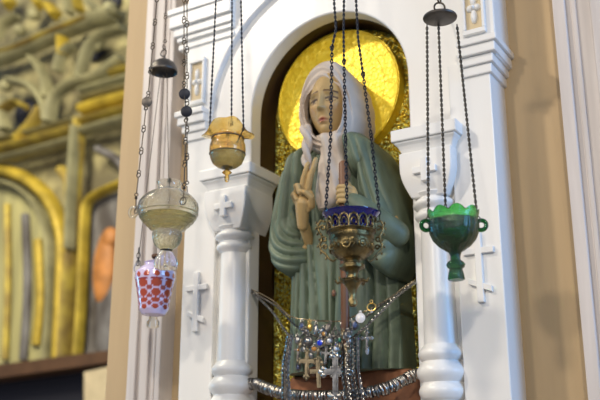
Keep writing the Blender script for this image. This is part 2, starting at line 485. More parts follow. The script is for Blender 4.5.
    for i in range(len(rows) - 1):
        for k in range(4): fs_.append((i * 4 + k, i * 4 + (k + 1) % 4, i * 4 + 4 + (k + 1) % 4, i * 4 + 4 + k))
    fs_ += [(3, 2, 1, 0), tuple((len(rows) - 1) * 4 + k for k in range(4))]; m.add(vs_, fs_)
    m.build('abacus', M['white'], colm, smooth=False, bevel=.003)


# ================================================================ the saint
def relief(mb, zt, zb, L_, R_, yb, yf, H, p=2.2, fold=None, nu=70, nz=120, round_top=0, round_bot=0):
    """closed carved form: rows from zt down to zb between the outlines L_ and R_; yb back, yf rim plane, H bulge towards the viewer"""
    vs_, fs_ = [], []
    for j in range(nz + 1):
        t = j / nz; z = zt + (zb - zt) * t
        xl, xr = smooth_tab(L_, z), smooth_tab(R_, z)
        e = 1.0
        if round_top: e = min(e, math.sqrt(max(0, 1 - (1 - min(1, t / round_top)) ** 2)))
        if round_bot: e = min(e, math.sqrt(max(0, 1 - (1 - min(1, (1 - t) / round_bot)) ** 2)))
        for i in range(nu + 1):
            u = -math.cos(PI * i / nu); x = xl + (xr - xl) * (u + 1) / 2
            h = H * max(0, 1 - abs(u) ** p) ** (1 / p) * (.15 + .85 * e)
            if fold: h += fold(x, z, u) * (max(0, 1 - abs(u) ** 6)) ** .5 * (.3 + .7 * e)
            vs_.append((x, yf - h, z))
    n = nu + 1
    for j in range(nz):
        for i in range(nu): fs_.append((j * n + i, j * n + i + 1, (j + 1) * n + i + 1, (j + 1) * n + i))
    # back plane
    per = [i for i in range(n)] + [j * n + nu for j in range(1, nz + 1)] + [nz * n + i for i in range(nu - 1, -1, -1)] + [j * n for j in range(nz - 1, 0, -1)]
    b0 = len(vs_)
    for i in per: vs_.append((vs_[i][0], yb, vs_[i][2]))
    q = len(per)
    for i in range(q):
        j = (i + 1) % q; fs_.append((per[i], b0 + i, b0 + j, per[j]))
    fs_.append(tuple(b0 + i for i in range(q)))
    return mb.add(vs_, fs_)


saint = empty('saint_figure', (.10, .05, 1.80), 'painted carved relief of a veiled woman saint in a green robe raising her hand', 'relief')


def skirt_fold(x, z, u):
    k = x * 165 + 2.6 * noise.noise(Vector((x * 9, 3, z * 4))) + 1.6 * noise.noise(Vector((x * 30, 7, z * 6)))
    
    amp = (.0062 + .0050 * noise.noise(Vector((x * 26, 1, z * 2)))) + .0030 * min(1, max(0, (2.45 - z) / .5))
    f = amp * (abs(math.sin(k / 1.5)) ** .7 * 1.6 - .9) + .0025 * math.sin(x * 38 + 2)
    # the open edge of the mantle running down the front
    e = .105 + .02 * math.sin((z - 1.9) * 4)
    q = max(0, min(1, (x - .150) / .03)) * max(0, min(1, (2.22 - z) / .05)); f -= .030 * q
    f += -.008 * G(x - e, .0035) + .004 * G(x - e - .010, .008)
    return f


def lsl_fold(x, z, u):
    # long folds hanging from the shoulder, swinging round the elbow
    dx, dz = x + .005, z - 2.33
    if z > 2.24: k = (x + .35 * (2.46 - z) * .25) * 150
    else: k = math.hypot(x - .005, (z - 2.24) * 1.15) * 210 + (x + .06) * 40
    b = min(1, max(0, (z - 2.22) / .05)); k1 = (x + .35 * (2.46 - z) * .25) * 150; k2 = math.hypot(x - .01, (z - 2.25) * 1.1) * 170 + 1
    return .0070 * ((abs(math.sin(k1 * .62)) - .5) * 1.4 * b + (abs(math.sin(k2 * .72)) - .5) * 1.4 * (1 - b))


def rsl_fold(x, z, u):
    d = math.hypot(x - .17, (z - 2.50) * .8)
    k1 = d * 120 + 1.2 * math.sin(x * 30)
    b = min(1, max(0, (z - 2.20) / .07))
    k2 = math.hypot(x - .17, (z - 2.36)) * 150
    k1 = (x - .17 + (z - 2.3) * .30) * 150 + 1.5 * noise.noise(Vector((x * 12, 5, z * 8)))
    return .0052 * ((abs(math.sin(k1)) - .5) * 1.4 * b + (abs(math.sin(k2 * .6)) - .5) * 1.6 * (1 - b)) + .003 * math.sin(x * 60 + z * 25)


m = MB()
relief(m, 2.475, 1.868, [(2.475, .05), (2.44, .0), (2.40, -.03), (2.30, -.045), (2.12, -.045), (1.868, -.052)],
       [(2.475, .16), (2.44, .20), (2.38, .235), (2.2, .25), (1.868, .262)], .13, .060, .082, 2.6, skirt_fold, 150, 150, round_top=.10)
relief(m, 2.470, 2.116, [(2.47, -.005), (2.44, -.035), (2.40, -.060), (2.31, -.083), (2.24, -.099), (2.19, -.101), (2.155, -.088), (2.13, -.062), (2.116, -.030)],
       [(2.47, .045), (2.40, .045), (2.33, .032), (2.27, .020), (2.22, .030), (2.17, .044), (2.14, .040), (2.116, .000)], .10, .030, .070, 2.1, lsl_fold, 80, 120, round_top=.12, round_bot=.12)
relief(m, 2.475, 2.088, [(2.475, .14), (2.42, .17), (2.36, .182), (2.28, .175), (2.20, .180), (2.14, .195), (2.11, .215), (2.088, .25)],
       [(2.475, .170), (2.45, .205), (2.42, .232), (2.38, .254), (2.33, .273), (2.26, .289), (2.18, .296), (2.13, .288), (2.10, .272), (2.088, .258)], .11, .015, .072, 2.1, rsl_fold, 90, 130, round_top=.14, round_bot=.12)
relief(m, 2.474, 2.35, [(2.474, .150), (2.455, .140), (2.41, .152), (2.35, .165)], [(2.474, .182), (2.455, .206), (2.43, .230), (2.39, .250), (2.35, .264)], .10, .000, .062, 2.1, rsl_fold, 60, 60, round_top=.3, round_bot=.4)
# forearm of the holding arm inside its sleeve
m.capsule([(.285, -.02, 2.185), (.25, -.055, 2.215), (.215, -.072, 2.25), (.198, -.076, 2.265)], [.034, .034, .029, .024], 20)
robe = m.build('robe', M['robe'], saint, angle=75)
m = MB(); m.ell((.118, -.034, 2.053), (.006, .004, .009), 14, 8)
m.build('robe_button', M['wood'], saint)

# veil: a polar loft round the face opening
VC = (.104, 2.555)
vout = [(.020, 2.605), (.026, 2.642), (.040, 2.680), (.077, 2.700), (.110, 2.699), (.132, 2.682), (.157, 2.645), (.174, 2.595), (.180, 2.54), (.176, 2.49), (.164, 2.455), (.145, 2.432), (.10, 2.425), (.060, 2.435), (.030, 2.468), (.018, 2.52), (.013, 2.565)]
vin = [(.052, 2.590), (.073, 2.608), (.100, 2.630), (.127, 2.611), (.148, 2.598), (.158, 2.570), (.161, 2.54), (.158, 2.510), (.147, 2.480), (.124, 2.462), (.100, 2.456), (.075, 2.472), (.055, 2.51), (.046, 2.55)]


def polar(tab):
    T = sorted((math.atan2(z - VC[1], x - VC[0]) % (2 * PI), math.hypot(x - VC[0], z - VC[1])) for x, z in tab)

    def f(a):
        a %= 2 * PI
        for i in range(len(T)):
            a0, r0 = T[i]; a1, r1 = T[(i + 1) % len(T)]
            if i == len(T) - 1: a1 += 2 * PI
            aa = a if a >= a0 or i < len(T) - 1 else a + 2 * PI
            if i == len(T) - 1 and a < T[0][0]: aa = a + 2 * PI
            if a0 <= aa <= a1: return r0 + (r1 - r0) * (aa - a0) / (a1 - a0)
        return T[0][1]
    return lambda a: sum(f(a + d * .05) for d in (-2, -1, 0, 1, 2)) / 5


fo, fi = polar(vout), polar(vin)
m = MB(); NA, NS = 160, 34; vs_, fs_ = [], []
for i in range(NA):
    a = 2 * PI * i / NA; ro, ri = fo(a), fi(a)
    for j in range(NS + 1):
        s_ = j / NS
        if s_ < .12:      # inner lip turning back
            q = s_ / .12; r_ = ri + .002 * (1 - q); y = -.030 - .022 * math.sin(q * PI / 2)
        elif s_ < .85:
            q = (s_ - .12) / .73
            r_ = ri + (ro - ri) * q
            y = .004 - .056 * math.sqrt(max(0, 1 - q ** 2.4))
            up = max(0, math.sin(a))
            y += -.0085 * math.sin(q * 17 + 2.6 * math.sin(a * 2 + .5)) * (1 - q) ** .5 * min(1, q * 5) * (.55 + .45 * abs(math.cos(a))) - .003 * G(q - .12, .08)
        else:
            q = (s_ - .85) / .15; r_ = ro * (1 - .05 * q); y = .004 + .10 * q
        vs_.append((VC[0] + r_ * math.cos(a), y, VC[1] + r_ * math.sin(a)))
for i in range(NA):
    i2 = (i + 1) % NA
    for j in range(NS): fs_.append((i * (NS + 1) + j, i * (NS + 1) + j + 1, i2 * (NS + 1) + j + 1, i2 * (NS + 1) + j))
m.add(vs_, fs_)
# throat wrap and the hanging front end
relief(m, 2.478, 2.270, [(2.478, .070), (2.45, .082), (2.42, .088), (2.36, .074), (2.31, .070), (2.29, .072), (2.27, .085)],
       [(2.478, .165), (2.45, .165), (2.42, .152), (2.39, .158), (2.35, .168), (2.33, .150), (2.30, .158), (2.27, .105)], -.02, -.036, .024, 2.0,
       lambda x, z, u: .0045 * math.sin(x * 170 + z * 42) + .002 * math.sin(z * 90 + x * 60), 60, 90, round_top=.1)
# ringlet like twisted end on the left
for k in range(2):
    pts, rs = [], []
    for i in range(40):
        t = i / 39; z = 2.50 - .118 * t; a = t * 8.5 + k * PI
        pts.append((.048 + .012 * t + .0065 * math.cos(a) + .004 * math.sin(t * 6), -.052 + .006 * math.sin(a) - .006 * t, z)); rs.append(.0105 - .0035 * t)
    m.capsule(pts, rs, 12)
m.build('veil', M['veil'], saint, angle=70)

# body: head, neck and both hands in one continuous skin
HX, HY = .106, -.016


def face_feat(x, z):
    ax = abs(x); f = 0
    f += .0060 * G(ax - .025, .018) * G(z - (2.581 - (ax - .025) * .18), .0055)
    f -= .0095 * G(ax - .025, .0135) * G(z - 2.563, .0085)
    f += .0058 * G(ax - .0255, .0095) * G(z - 2.561, .0056)
    f += .0016 * G(ax - .0255, .012) * G(z - 2.5675, .0016) - .0014 * G(ax - .0255, .012) * G(z - 2.5710, .0014)
    f -= .0014 * G(ax - .0255, .011) * G(z - 2.5530, .0016)
    if 2.530 < z < 2.600:
        q = min(1, max(0, (2.592 - z) / .055)); f += (.003 + .0135 * q ** 1.2) * G(x, .0052 + .0022 * q) * (1 if z > 2.536 else max(0, (z - 2.530) / .006))
    f += .0045 * G(ax - .0085, .0042) * G(z - 2.5385, .0055)
    f += .0040 * G(x, .012) * G(z - (2.5125 - ax * .15), .0030)
    f += .0050 * G(x, .010) * G(z - 2.5035, .0036)
    f -= .0035 * G(x, .014) * G(z - (2.5082 - ax * .12), .0013)
    f -= .0020 * G(x, .010) * G(z - 2.4965, .003)
    f -= .0016 * G(x, .0030) * G(z - 2.521, .006)
    f += .0065 * G(x, .014) * G(z - 2.482, .012)
    f += .0035 * G(ax - .031, .012) * G(z - 2.545, .015)
    f -= .0025 * G(ax - .030, .008) * G(z - 2.515, .014)
    f -= .0016 * G(ax - (.014 + (2.54 - z) * .25), .003) * G(z - 2.527, .013)
    return f


m = MB(); n1, n2 = 150, 150; vs_, fs_ = [], []
for i in range(n2 + 1):
    ph = -PI / 2 + .01 + (PI - .02) * i / n2
    for k in range(n1):
        a = 2 * PI * k / n1
        x = .0575 * math.cos(ph) * math.cos(a); y = .056 * math.cos(ph) * math.sin(a); z = 2.563 + .099 * math.sin(ph)
        jaw = max(0, (2.545 - z) / .08); x *= 1 - .22 * jaw ** 1.3
        if y < 0: y -= face_feat(x, z) * min(1, -y / .02)
        vs_.append((HX + x, HY + y, z))
for i in range(n2):
    for k in range(n1):
        k2 = (k + 1) % n1; fs_.append((i * n1 + k, i * n1 + k2, (i + 1) * n1 + k2, (i + 1) * n1 + k))
fs_.append(tuple(range(n1 - 1, -1, -1))); fs_.append(tuple(n2 * n1 + k for k in range(n1)))
m.add(vs_, fs_)
m.capsule([(HX, .0, 2.50), (HX, .01, 2.44), (.10, .02, 2.38)], [.032, .034, .05], 20)           # neck into the chest
m.capsule([(.10, .02, 2.40), (.02, .01, 2.37), (-.035, .0, 2.30), (-.04, -.01, 2.22)], [.03, .028, .024, .022], 16)   # arm under the sleeve
def hs(p): return (.055 + (p[0] - .044) * 1.32, p[1], 2.287 + (p[2] - 2.285) * 1.10)
def hcap(pts, rs, n=12): m.capsule([hs(p) for p in pts], [q * 1.16 for q in rs], n)
m.capsule([(-.04, .0, 2.22), (.0, -.005, 2.185), (.034, -.006, 2.195), (.043, -.052, 2.236)], [.018, .016, .015, .0145], 16)
m.capsule([(.043, -.058, 2.232), (.048, -.068, 2.262), (.054, -.071, 2.285)], [.0145, .0175, .0235], 16)              # wrist to palm
m.ell((.057, -.071, 2.294), (.029, .0125, .036), 20, 14, Matrix.Rotation(R(-8), 3, 'Y'))
# raised fingers
hcap([(.054, -.074, 2.315), (.062, -.079, 2.345), (.070, -.081, 2.364), (.0750, -.081, 2.382)], [.0076, .0070, .0064, .0054])
hcap([(.041, -.074, 2.315), (.046, -.079, 2.340), (.0535, -.083, 2.360), (.0585, -.084, 2.374)], [.0076, .0070, .0062, .0054])
# curled ring and little fingers touching the thumb
hcap([(.031, -.072, 2.304), (.032, -.084, 2.328), (.040, -.096, 2.323), (.045, -.095, 2.303)], [.0070, .0066, .0062, .0054])
hcap([(.026, -.070, 2.290), (.023, -.081, 2.308), (.030, -.092, 2.306), (.037, -.092, 2.290)], [.0066, .0060, .0056, .0050])
hcap([(.062, -.074, 2.274), (.067, -.086, 2.290), (.058, -.096, 2.302), (.050, -.099, 2.305)], [.0084, .0074, .0064, .0054])
# the other arm and the hand that closes on the staff
m.capsule([(.10, .02, 2.40), (.19, .01, 2.38), (.25, .0, 2.30), (.27, -.01, 2.21)], [.03, .028, .024, .022], 16)
m.capsule([(.27, -.01, 2.21), (.235, -.05, 2.235), (.205, -.078, 2.268)], [.022, .018, .0135], 16)
m.ell((.192, -.078, 2.286), (.020, .012, .026), 18, 12, Matrix.Rotation(R(-25), 3, 'Y'))
for k in range(4):
    z = 2.302 - k * .0125; s_ = 1 - .06 * abs(k - 1)
    m.capsule([(.196, -.086, z - .002), (.186, -.098, z), (.172, -.100, z + .001), (.1625, -.090, z), (.164, -.079, z)], [.0068 * s_, .0066 * s_, .0062 * s_, .0058 * s_, .005 * s_], 10)
m.capsule([(.190, -.076, 2.300), (.182, -.070, 2.316), (.170, -.072, 2.326), (.166, -.080, 2.330)], [.0085, .0078, .0068, .0056], 12)
tmp = bpy.data.objects.new('tmp', m.mesh('tmp', None, True)); COL.objects.link(tmp)
rm = tmp.modifiers.new('r', 'REMESH'); rm.mode = 'VOXEL'; rm.voxel_size = .0019
dg = bpy.context.evaluated_depsgraph_get(); dg.update()
me = bpy.data.meshes.new_from_object(tmp.evaluated_get(dg)); bpy.data.objects.remove(tmp)
me.name = 'body'; me.materials.clear(); me.materials.append(M['skin'])
me.polygons.foreach_set('use_smooth', [True] * len(me.polygons))
ca = me.color_attributes.new('paint', 'FLOAT_COLOR', 'POINT')
BASE = Vector((.46, .31, .125)); cols = []
for v in me.vertices:
    x, y, z = v.co; c = BASE.copy()
    if z > 2.44 and y < -.02:
        X_ = x - HX; ax = abs(X_)

        def mixc(c, d, t): return c + (Vector(d) - c) * max(0, min(1, t))
        c = mixc(c, (.075, .035, .015), 1.5 * G(z - (2.5865 - (ax - .010) * .22 - ((ax - .025) ** 2) * 5), .0026) * (1 if .008 < ax < .043 else 0))
        c = mixc(c, (.52, .44, .28), .8 * G(ax - .0255, .009) * G(z - 2.5605, .0036))
        c = mixc(c, (.015, .009, .006), 2.2 * G(ax - .025, .0046) * G(z - 2.5612, .0040))
        c = mixc(c, (.05, .024, .012), 1.5 * G(z - (2.5672 - ((ax - .0255) ** 2) * 20), .0026) * (1 if .011 < ax < .042 else 0))
        c = mixc(c, (.12, .065, .03), .9 * G(z - (2.5545 + ((ax - .0255) ** 2) * 18), .0015) * (1 if .013 < ax < .038 else 0))
        c = mixc(c, (.20, .12, .045), .5 * G(ax - .0095, .0026) * G(z - 2.562, .016))
        c = mixc(c, (.40, .10, .06), 1.2 * G(X_, .0115) * G(z - 2.508, .0060))
        c = mixc(c, (.12, .03, .02), .9 * G(X_, .012) * G(z - (2.5082 - ax * .12), .0013))
        c = mixc(c, (.50, .20, .10), .28 * G(ax - .030, .013) * G(z - 2.538, .016))
    cols += [c[0], c[1], c[2], 1]
ca.data.foreach_set('color', cols)
body = bpy.data.objects.new('body', me); COL.objects.link(body); body.parent = saint; body.matrix_parent_inverse = world_of(saint).inverted()

# halo
m = MB(); hc = (.060, 2.652)
def disc(mb, r, y0, y1, n=96): mb.prism([(hc[0] + r * math.cos(2 * PI * i / n), hc[1] + r * math.sin(2 * PI * i / n)) for i in range(n)], y0, y1)
disc(m, .194, .100, .137); m.ring((hc[0], .100, hc[1]), .189, .0030, n=96, k=8); m.ring((hc[0], .100, hc[1]), .150, .0010, n=96, k=8)
for k in range(24):
    a = 2 * PI * k / 24; ca_, sa_ = math.cos(a), math.sin(a)
    pts = [(hc[0] + (.152 + .028 * t) * ca_ + .007 * math.sin(t * 2 * PI) * -sa_, .0998, hc[1] + (.152 + .028 * t) * sa_ + .007 * math.sin(t * 2 * PI) * ca_) for t in [i / 8 for i in range(9)]]
    m.tube(pts, .0008, 6)
m.build('halo', M['halo'], saint, angle=50)
# staff
m = MB(); m.capsule([(.1735, -.081, 1.83), (.1745, -.081, 2.10), (.1750, -.081, 2.365)], [.0105, .0105, .0115], 16)
st = m.build('staff', M['wood'], saint)
# ground strip the figure stands on
m = MB(); m.prism([(AX - .244, 1.10), (AX + .234, 1.10), (AX + .234, 1.862), (AX + .12, 1.875), (AX, 1.862), (AX - .14, 1.868), (AX - .244, 1.70)], .045, .134)
m.build('ground_block', M['ground'], saint, smooth=False, bevel=.01)
m = MB()
for fx in (.055, .135):
    m.capsule([(fx, .03, 1.875), (fx - .003, -.005, 1.868), (fx - .005, -.030, 1.862)], [.020, .018, .013], 14)
m.build('shoe', M['wood'], saint)


# ================================================================ hanging lamps
def up_chain(p0, p1, ztop=3.62):
    """continue the line p0 -> p1 until ztop"""
    d = p1 - p0; return p0 + d * ((ztop - p0.z) / d.z)


def disk(mb, c, r_):
    d = Vector((.45, -.85, -.15)).normalized()
    mb.tube([c - d * .0016, c - d * .0010, c + d * .0010, c + d * .0016], [r_ * .9, r_, r_, r_ * .9], 24)


def lamp_root(name, c, label): return empty(name, c, label, 'oil lamp')


# --- large straw coloured glass lamp
Y1 = -.35; c1 = at(168, 215, Y1)
L1 = lamp_root('hanging_oil_lamp', c1, 'large straw-coloured cut glass lamp hanging in front of the left white pilaster')
k1 = 2.2 / 920; sc = 1.0
P = [(r * k1, z * k1) for r, z in [(1, -50), (3, -54), (9, -55), (11, -54), (11.6, -50), (10.5, -46), (8, -41), (6, -38), (6, -36), (9, -34), (12.5, -30), (14, -25), (14.6, -20), (14.2, -17.5), (18, -14), (23, -9), (27.5, -4), (30, 2), (30.6, 7), (29.5, 12), (26, 17), (21.5, 21), (16, 24), (12.5, 26), (11.5, 30), (12.5, 33), (13, 34)]]
inner = [(max(.004, r - .003), z + .002) for r, z in P[13:]][::-1]


def ribs(a, i):
    if i < 7: return 1 + .05 * math.cos(a * 14)
    if 9 < i < 13: return 1 + .035 * math.cos(a * 16)
    if 17 < i < 22: return 1 + .012 * math.cos(a * 26)
    return 1
m = MB(); m.lathe(P[13:] + inner, c1, 78, lambda a, i: ribs(a, i + 13), cap0=False)
bowl = m.build('glass_bowl', M['clear'], L1, angle=60)
m = MB(); m.lathe(P[8:14], c1, 64, lambda a, i: ribs(a, i + 8)); m.build('cut_base', M['clear_d'], L1, angle=60)
m = MB(); m.lathe(P[:9], c1, 56, ribs); m.build('fluted_foot', M['clear'], L1, angle=60)
m = MB()
for r, z in ((18, -14), (22, -10), (25.5, -6.5), (28, -3), (29.8, 1)):
    m.ring((c1.x, c1.y, c1.z + z * k1), r * k1, .0017, (1, 0, 0), (0, 1, 0), 64, 6)
m.build('glass_ridge', M['clear_d'], bowl)
m = MB(); m.lathe([(.004, -.038), (.030, -.036), (.045, -.026), (.058, -.013), (.064, -.004), (.064, -.003)], c1, 48); m.build('oil', mat('lamp_oil', (.93, .84, .34), .03, trans=.95, ior=1.15), L1)
m = MB(); m.capsule([c1 + Vector((0, 0, .01)), c1 + Vector((0, 0, .088))], [.0016, .0016], 6); m.ell(c1 + Vector((0, 0, .090)), (.005, .005, .0045), 10, 8)
m.ring(c1 + Vector((0, 0, .084)), .005, .0012, (1, 0, 0), (0, 1, 0)); m.build('wick_holder', M['bronze'], L1)
# three handles with chains
hl, hr, hb = at(136, 211, Y1), at(183, 201, Y1 - .045), at(188, 190, Y1 + .05)
m = MB()
for h, d in ((at(133.5, 212, Y1), (1, 0, 0)),):
    m.ring(h, .013, .0035, d, (0, 0, 1), 20, 8)
m.build('handle', M['clear'], L1)
tl = at(157, 0, Y1); tr = at(184, 0, Y1 - .02); tb = at(187, 0, Y1 + .03)
for h, path in ((hl, [at(157, 0, Y1), at(148, 96, Y1), at(146, 108, Y1), at(136, 198, Y1)]),
                (hr, [at(184, 0, Y1 - .03), at(184, 86, Y1 - .03), at(186, 120, Y1 - .03), at(184, 188, Y1 - .045)])):
    m = MB(); topp = up_chain(path[-1], path[0])
    m.longchain([path[0] + (topp - path[0]) * 1.0, path[0]], .075, .001)
    m.longchain([path[0], path[1]], .066, .001); m.longchain([path[2], path[3]], .062, .001); m.ring(path[1], .0045, .0012); m.ring(path[2], .0045, .0012)
    m.tube([path[3], h], .0016, 5); m.ring(h, .0090 if h is hr else .006, .0014, (1, 0, 0), (0, 0, 1), 16, 5); m.ell(path[3], (.004, .004, .004), 8, 6)
    m.tube([path[1], path[2]], .001, 4)
    ch = m.build('lamp_chain', M['bronze'], L1)
    m = MB(); mid = (path[1] + path[2]) / 2
    if h is hl:
        disk(m, mid, .0135)
        m.build('medallion', M['cap'], ch)
    else:
        for q in (at(184.5, 94, Y1 - .03), at(186.5, 111.5, Y1 - .03)):
            m = MB(); disk(m, q, .0140); m.build('medallion', M['iron'], ch)
m = MB(); b0 = at(187, 0, Y1 + .03); b1 = at(187, 186, Y1 + .05)
m.longchain([up_chain(b1, b0), b0, b1], .070, .001); m.tube([b1, hb + Vector((0, 0, -.02))], .0012, 5); m.build('lamp_chain', M['bronze'], L1)

# --- pink overlay glass lamp under its smoke bell
Y2 = -.20; c2 = at(154.5, 292, Y2)
L2 = lamp_root('hanging_oil_lamp', c2, 'small lilac-white glass lamp with red ovals, hanging behind the straw-coloured lamp')
k2 = 2.37 / 920       # metres per pixel there
prof = [(2, -25), (13, -23), (17, -18), (19, -6), (21.5, 6), (23.5, 14), (23, 20), (17, 25), (13.5, 27), (12.5, 28.5), (13.5, 30), (12.5, 30.5)]
pr = []
for (r0, z0), (r1, z1) in zip(prof[:-1], prof[1:]):
    for q in range(8): t = q / 8; pr.append((r0 + (r1 - r0) * t, z0 + (z1 - z0) * t))
pr = [(r * k2 * .86, z * k2) for r, z in pr]
m = MB(); m.lathe(pr, c2, 160, cap1=False)
o = m.build('glass_body', M['milk'], L2, angle=60)
ca = o.data.color_attributes.new('paint', 'FLOAT_COLOR', 'POINT'); cols = []
for v in o.data.vertices:
    x, y, z = v.co - c2; a = math.atan2(y, x); h = z / k2
    lil = Vector((.66, .56, .76)); red = Vector((.42, .07, .03)); c = lil
    def oval(cz, hz, na, off, wa):
        q = ((a / (2 * PI) * na + off) % 1) - .5
        return (q / wa) ** 2 + ((h - cz) / hz) ** 2 < 1
    if oval(15, 3.0, 12, 0, .30): c = red
    elif oval(6.2, 3.9, 8, .5, .40) or oval(-3, 3.6, 8, .5, .38) or oval(-10.2, 2.8, 8, .5, .36) or oval(-16.5, 2.4, 8, .5, .30): c = red
    elif oval(1.6, 2.4, 8, 0, .22) or oval(-6.6, 2.2, 8, 0, .22) or oval(-13.4, 1.8, 8, 0, .22): c = Vector((.36, .07, .05))
    elif oval(10.4, 1.0, 8, .5, .45): c = Vector((.3, .05, .05))
    cols += [*c, 1]
ca.data.foreach_set('color', cols)
m = MB(); m.lathe([(.006, -35), (7.5, -35), (8, -29), (6, -27), (5, -24)] if False else [(.010, -.093), (.0155, -.090), (.016, -.076), (.011, -.070), (.010, -.060)], c2, 32); m.build('foot', M['clear'], L2)
m = MB(); m.lathe([(.006, 0), (.012, .004), (.012, .010), (.006, .013)], c2 + Vector((0, 0, 34 * k2)), 20); m.build('wick_float', M['wood'], L2)
cc = at(164, 72, Y2)
lf = at(138, 263, Y2); md = at(156, 258, Y2 + .035); rt = at(170, 262, Y2)
m = MB(); u2 = at(148, 74, Y2)
for a, b in ((cc + Vector((-.012, 0, 0)), lf), (cc, md), (cc + Vector((.01, 0, 0)), rt)):
    m.tube([a, b], .0010, 5)
m.chain([lf + Vector((.001, 0, .04)), lf], .012, .0012, .0045); m.ring(lf, .007, .0014)
m.build('lamp_wire', M['bronze'], L2)
m = MB(); m.ring(at(137.5, 268, Y2), .012, .0022, (.4, .3, 0), (0, 0, 1), 16, 8, su=.7); m.build('handle', M['crystal'], L2)
prof = [(.0385, -.004), (.0395, .0), (.038, .004), (.036, .012), (.030, .022), (.020, .030), (.009, .035), (.004, .038), (.004, .046), (.001, .047)]
inn = [(r - .002, z - .003) for r, z in prof[1:8]][::-1]
m = MB(); m.lathe(inn + prof, at(163.5, 71, Y2), 40, cap0=True); cap = m.build('smoke_bell', M['cap'], L2)
m = MB(); t0 = at(163.5, 53, Y2); m.ring(t0, .010, .0018); m.ring(t0 + Vector((.001, 0, .018)), .006, .0014, (0, 1, 0))
a0 = at(165, 44, Y2); a1 = at(166, 0, Y2); m.longchain([up_chain(a0, a1), a0], .085, .001); m.build('lamp_chain', M['bronze'], L2)

# --- amber ruffled lamp
Y3 = -.30; c3 = at(227.5, 150, Y3)
L3 = lamp_root('hanging_oil_lamp', c3, 'small amber glass lamp with ruffled rim hanging left of the niche arch')
k3 = 2.22 / 920
pr = [(1, -21), (5.5, -20), (10.5, -17.5), (14.6, -14), (17.0, -9), (17.8, -5), (18.3, 0), (17.9, 5), (16.6, 9), (15.6, 11.5), (16, 14)]
m = MB(); m.lathe([(r * k3, z * k3) for r, z in pr[:6]], c3, 48, lambda a, i: 1 + (.02 * math.cos(a * 16) if 1 < i < 4 else 0)); m.build('cut_base', M['amber_d'], L3, angle=60)
m = MB(); m.lathe([(r * k3, z * k3) for r, z in pr[5:]] + [((r - 1.2) * k3, z * k3) for r, z in pr[5:][::-1]], c3, 48, cap0=False, cap1=False); m.build('glass_bowl', M['amber'], L3, angle=60)
m = MB(); m.ring(c3 + Vector((0, 0, -4.5 * k3)), 17.9 * k3, .0014, (1, 0, 0), (0, 1, 0), 40, 6); m.build('bowl_band', M['bronze'], L3)
m = MB(); m.ring(c3 + Vector((0, 0, 12 * k3)), 16.2 * k3, .0018, (1, 0, 0), (0, 1, 0), 40, 6); m.build('rim_band', M['cap'], L3)
ruf = [(15, 13), (15.8, 16), (17.5, 19), (20.5, 22), (24, 25)]
def rfz(a, i): q = min(i, 9 - i) / 4; b_ = a - YAW; return (-7.5 * math.cos(2 * b_) + 1.4 * math.cos(6 * b_ + .6) - 3.5) * k3 * q
def rfr(a, i): q = min(i, 9 - i) / 4; return 1 + q * (.13 * math.cos(2 * (a - YAW)) - .06 + .05 * math.cos(6 * (a - YAW)))
m = MB(); m.lathe([(r * k3, z * k3) for r, z in ruf] + [((r - .9) * k3, (z + .5) * k3) for r, z in ruf[::-1]], c3, 100, rfr, False, False, rfz); m.build('ruffled_rim', M['amber'], L3, angle=70)
m = MB(); m.lathe([(.5, -33), (2, -32), (2.6, -29), (1.6, -27), (3.2, -25.5), (4.8, -24), (3.6, -22.5), (1.4, -21)] and [(r * k3, z * k3) for r, z in [(.5, -34), (2, -33), (2.6, -29), (1.6, -26.5), (3.2, -25.5), (5, -24), (3.6, -22.5), (1.6, -21)]], c3, 20); m.build('finial', M['amber'], L3)
m = MB(); m.lathe([(r * k3, z * k3) for r, z in [(1.5, -21.5), (3, -20), (4.5, -18.5), (5.5, -17)]], c3, 20); m.build('finial_cap', M['bronze'], L3)
m = MB(); m.capsule([c3 + Vector((0, 0, -2 * k3)), c3 + Vector((0, 0, 18 * k3))], [.001, .001], 6)
m.tube([c3 + Vector((-12 * k3, 0, 15 * k3)), c3 + Vector((12 * k3, 0, 15 * k3))], .0010, 5); m.ell(c3 + Vector((0, 0, 16 * k3)), (.005, .005, .004), 10, 8); m.build('wick_holder', M['bronze'], L3)
for (xa, ya, xb, dy) in ((209.5, 130, 216, 0), (231.5, 124, 232, .035), (243.5, 129, 241, -.01)):
    p = at(xa, ya, Y3 + dy); t = at(xb, 0, Y3 + dy)
    m = MB(); tt = up_chain(p, t); m.chain([tt, p], .0062, .0012, .0016, n=6, k=4)
    m.ring(p, .0045, .0010)
    if dy <= 0: m.tube([p, c3 + (p - c3) * .55 + Vector((0, 0, -.013))], .0014, 5)
    m.build('lamp_chain', M['iron'], L3)

# --- brass lamp with a cobalt glass liner
Y4 = -.45; c4 = at(351.5, 240, Y4)
L4 = lamp_root('hanging_oil_lamp', c4, 'ornate brass lamp with cobalt blue glass liner hanging before the saint')
k4 = 1.81 / 920
def PR(l): return [(r * k4, z * k4) for r, z in l]
cup = [(3, -22), (9, -20.5), (15, -18.5), (19.5, -14), (21.5, -9), (22, -5), (21.5, -1), (22.8, .5), (22.8, 3), (21.2, 4), (21.2, 5.5), (23.4, 7), (23.8, 9)]
m = MB(); m.lathe(PR(cup), c4, 64, cap1=False); m.lathe(PR([(22.8, 9), (20.4, 5), (20.4, 0)]), c4, 64, cap0=False, cap1=False)
cupo = m.build('brass_cup', M['brass'], L4, angle=50)
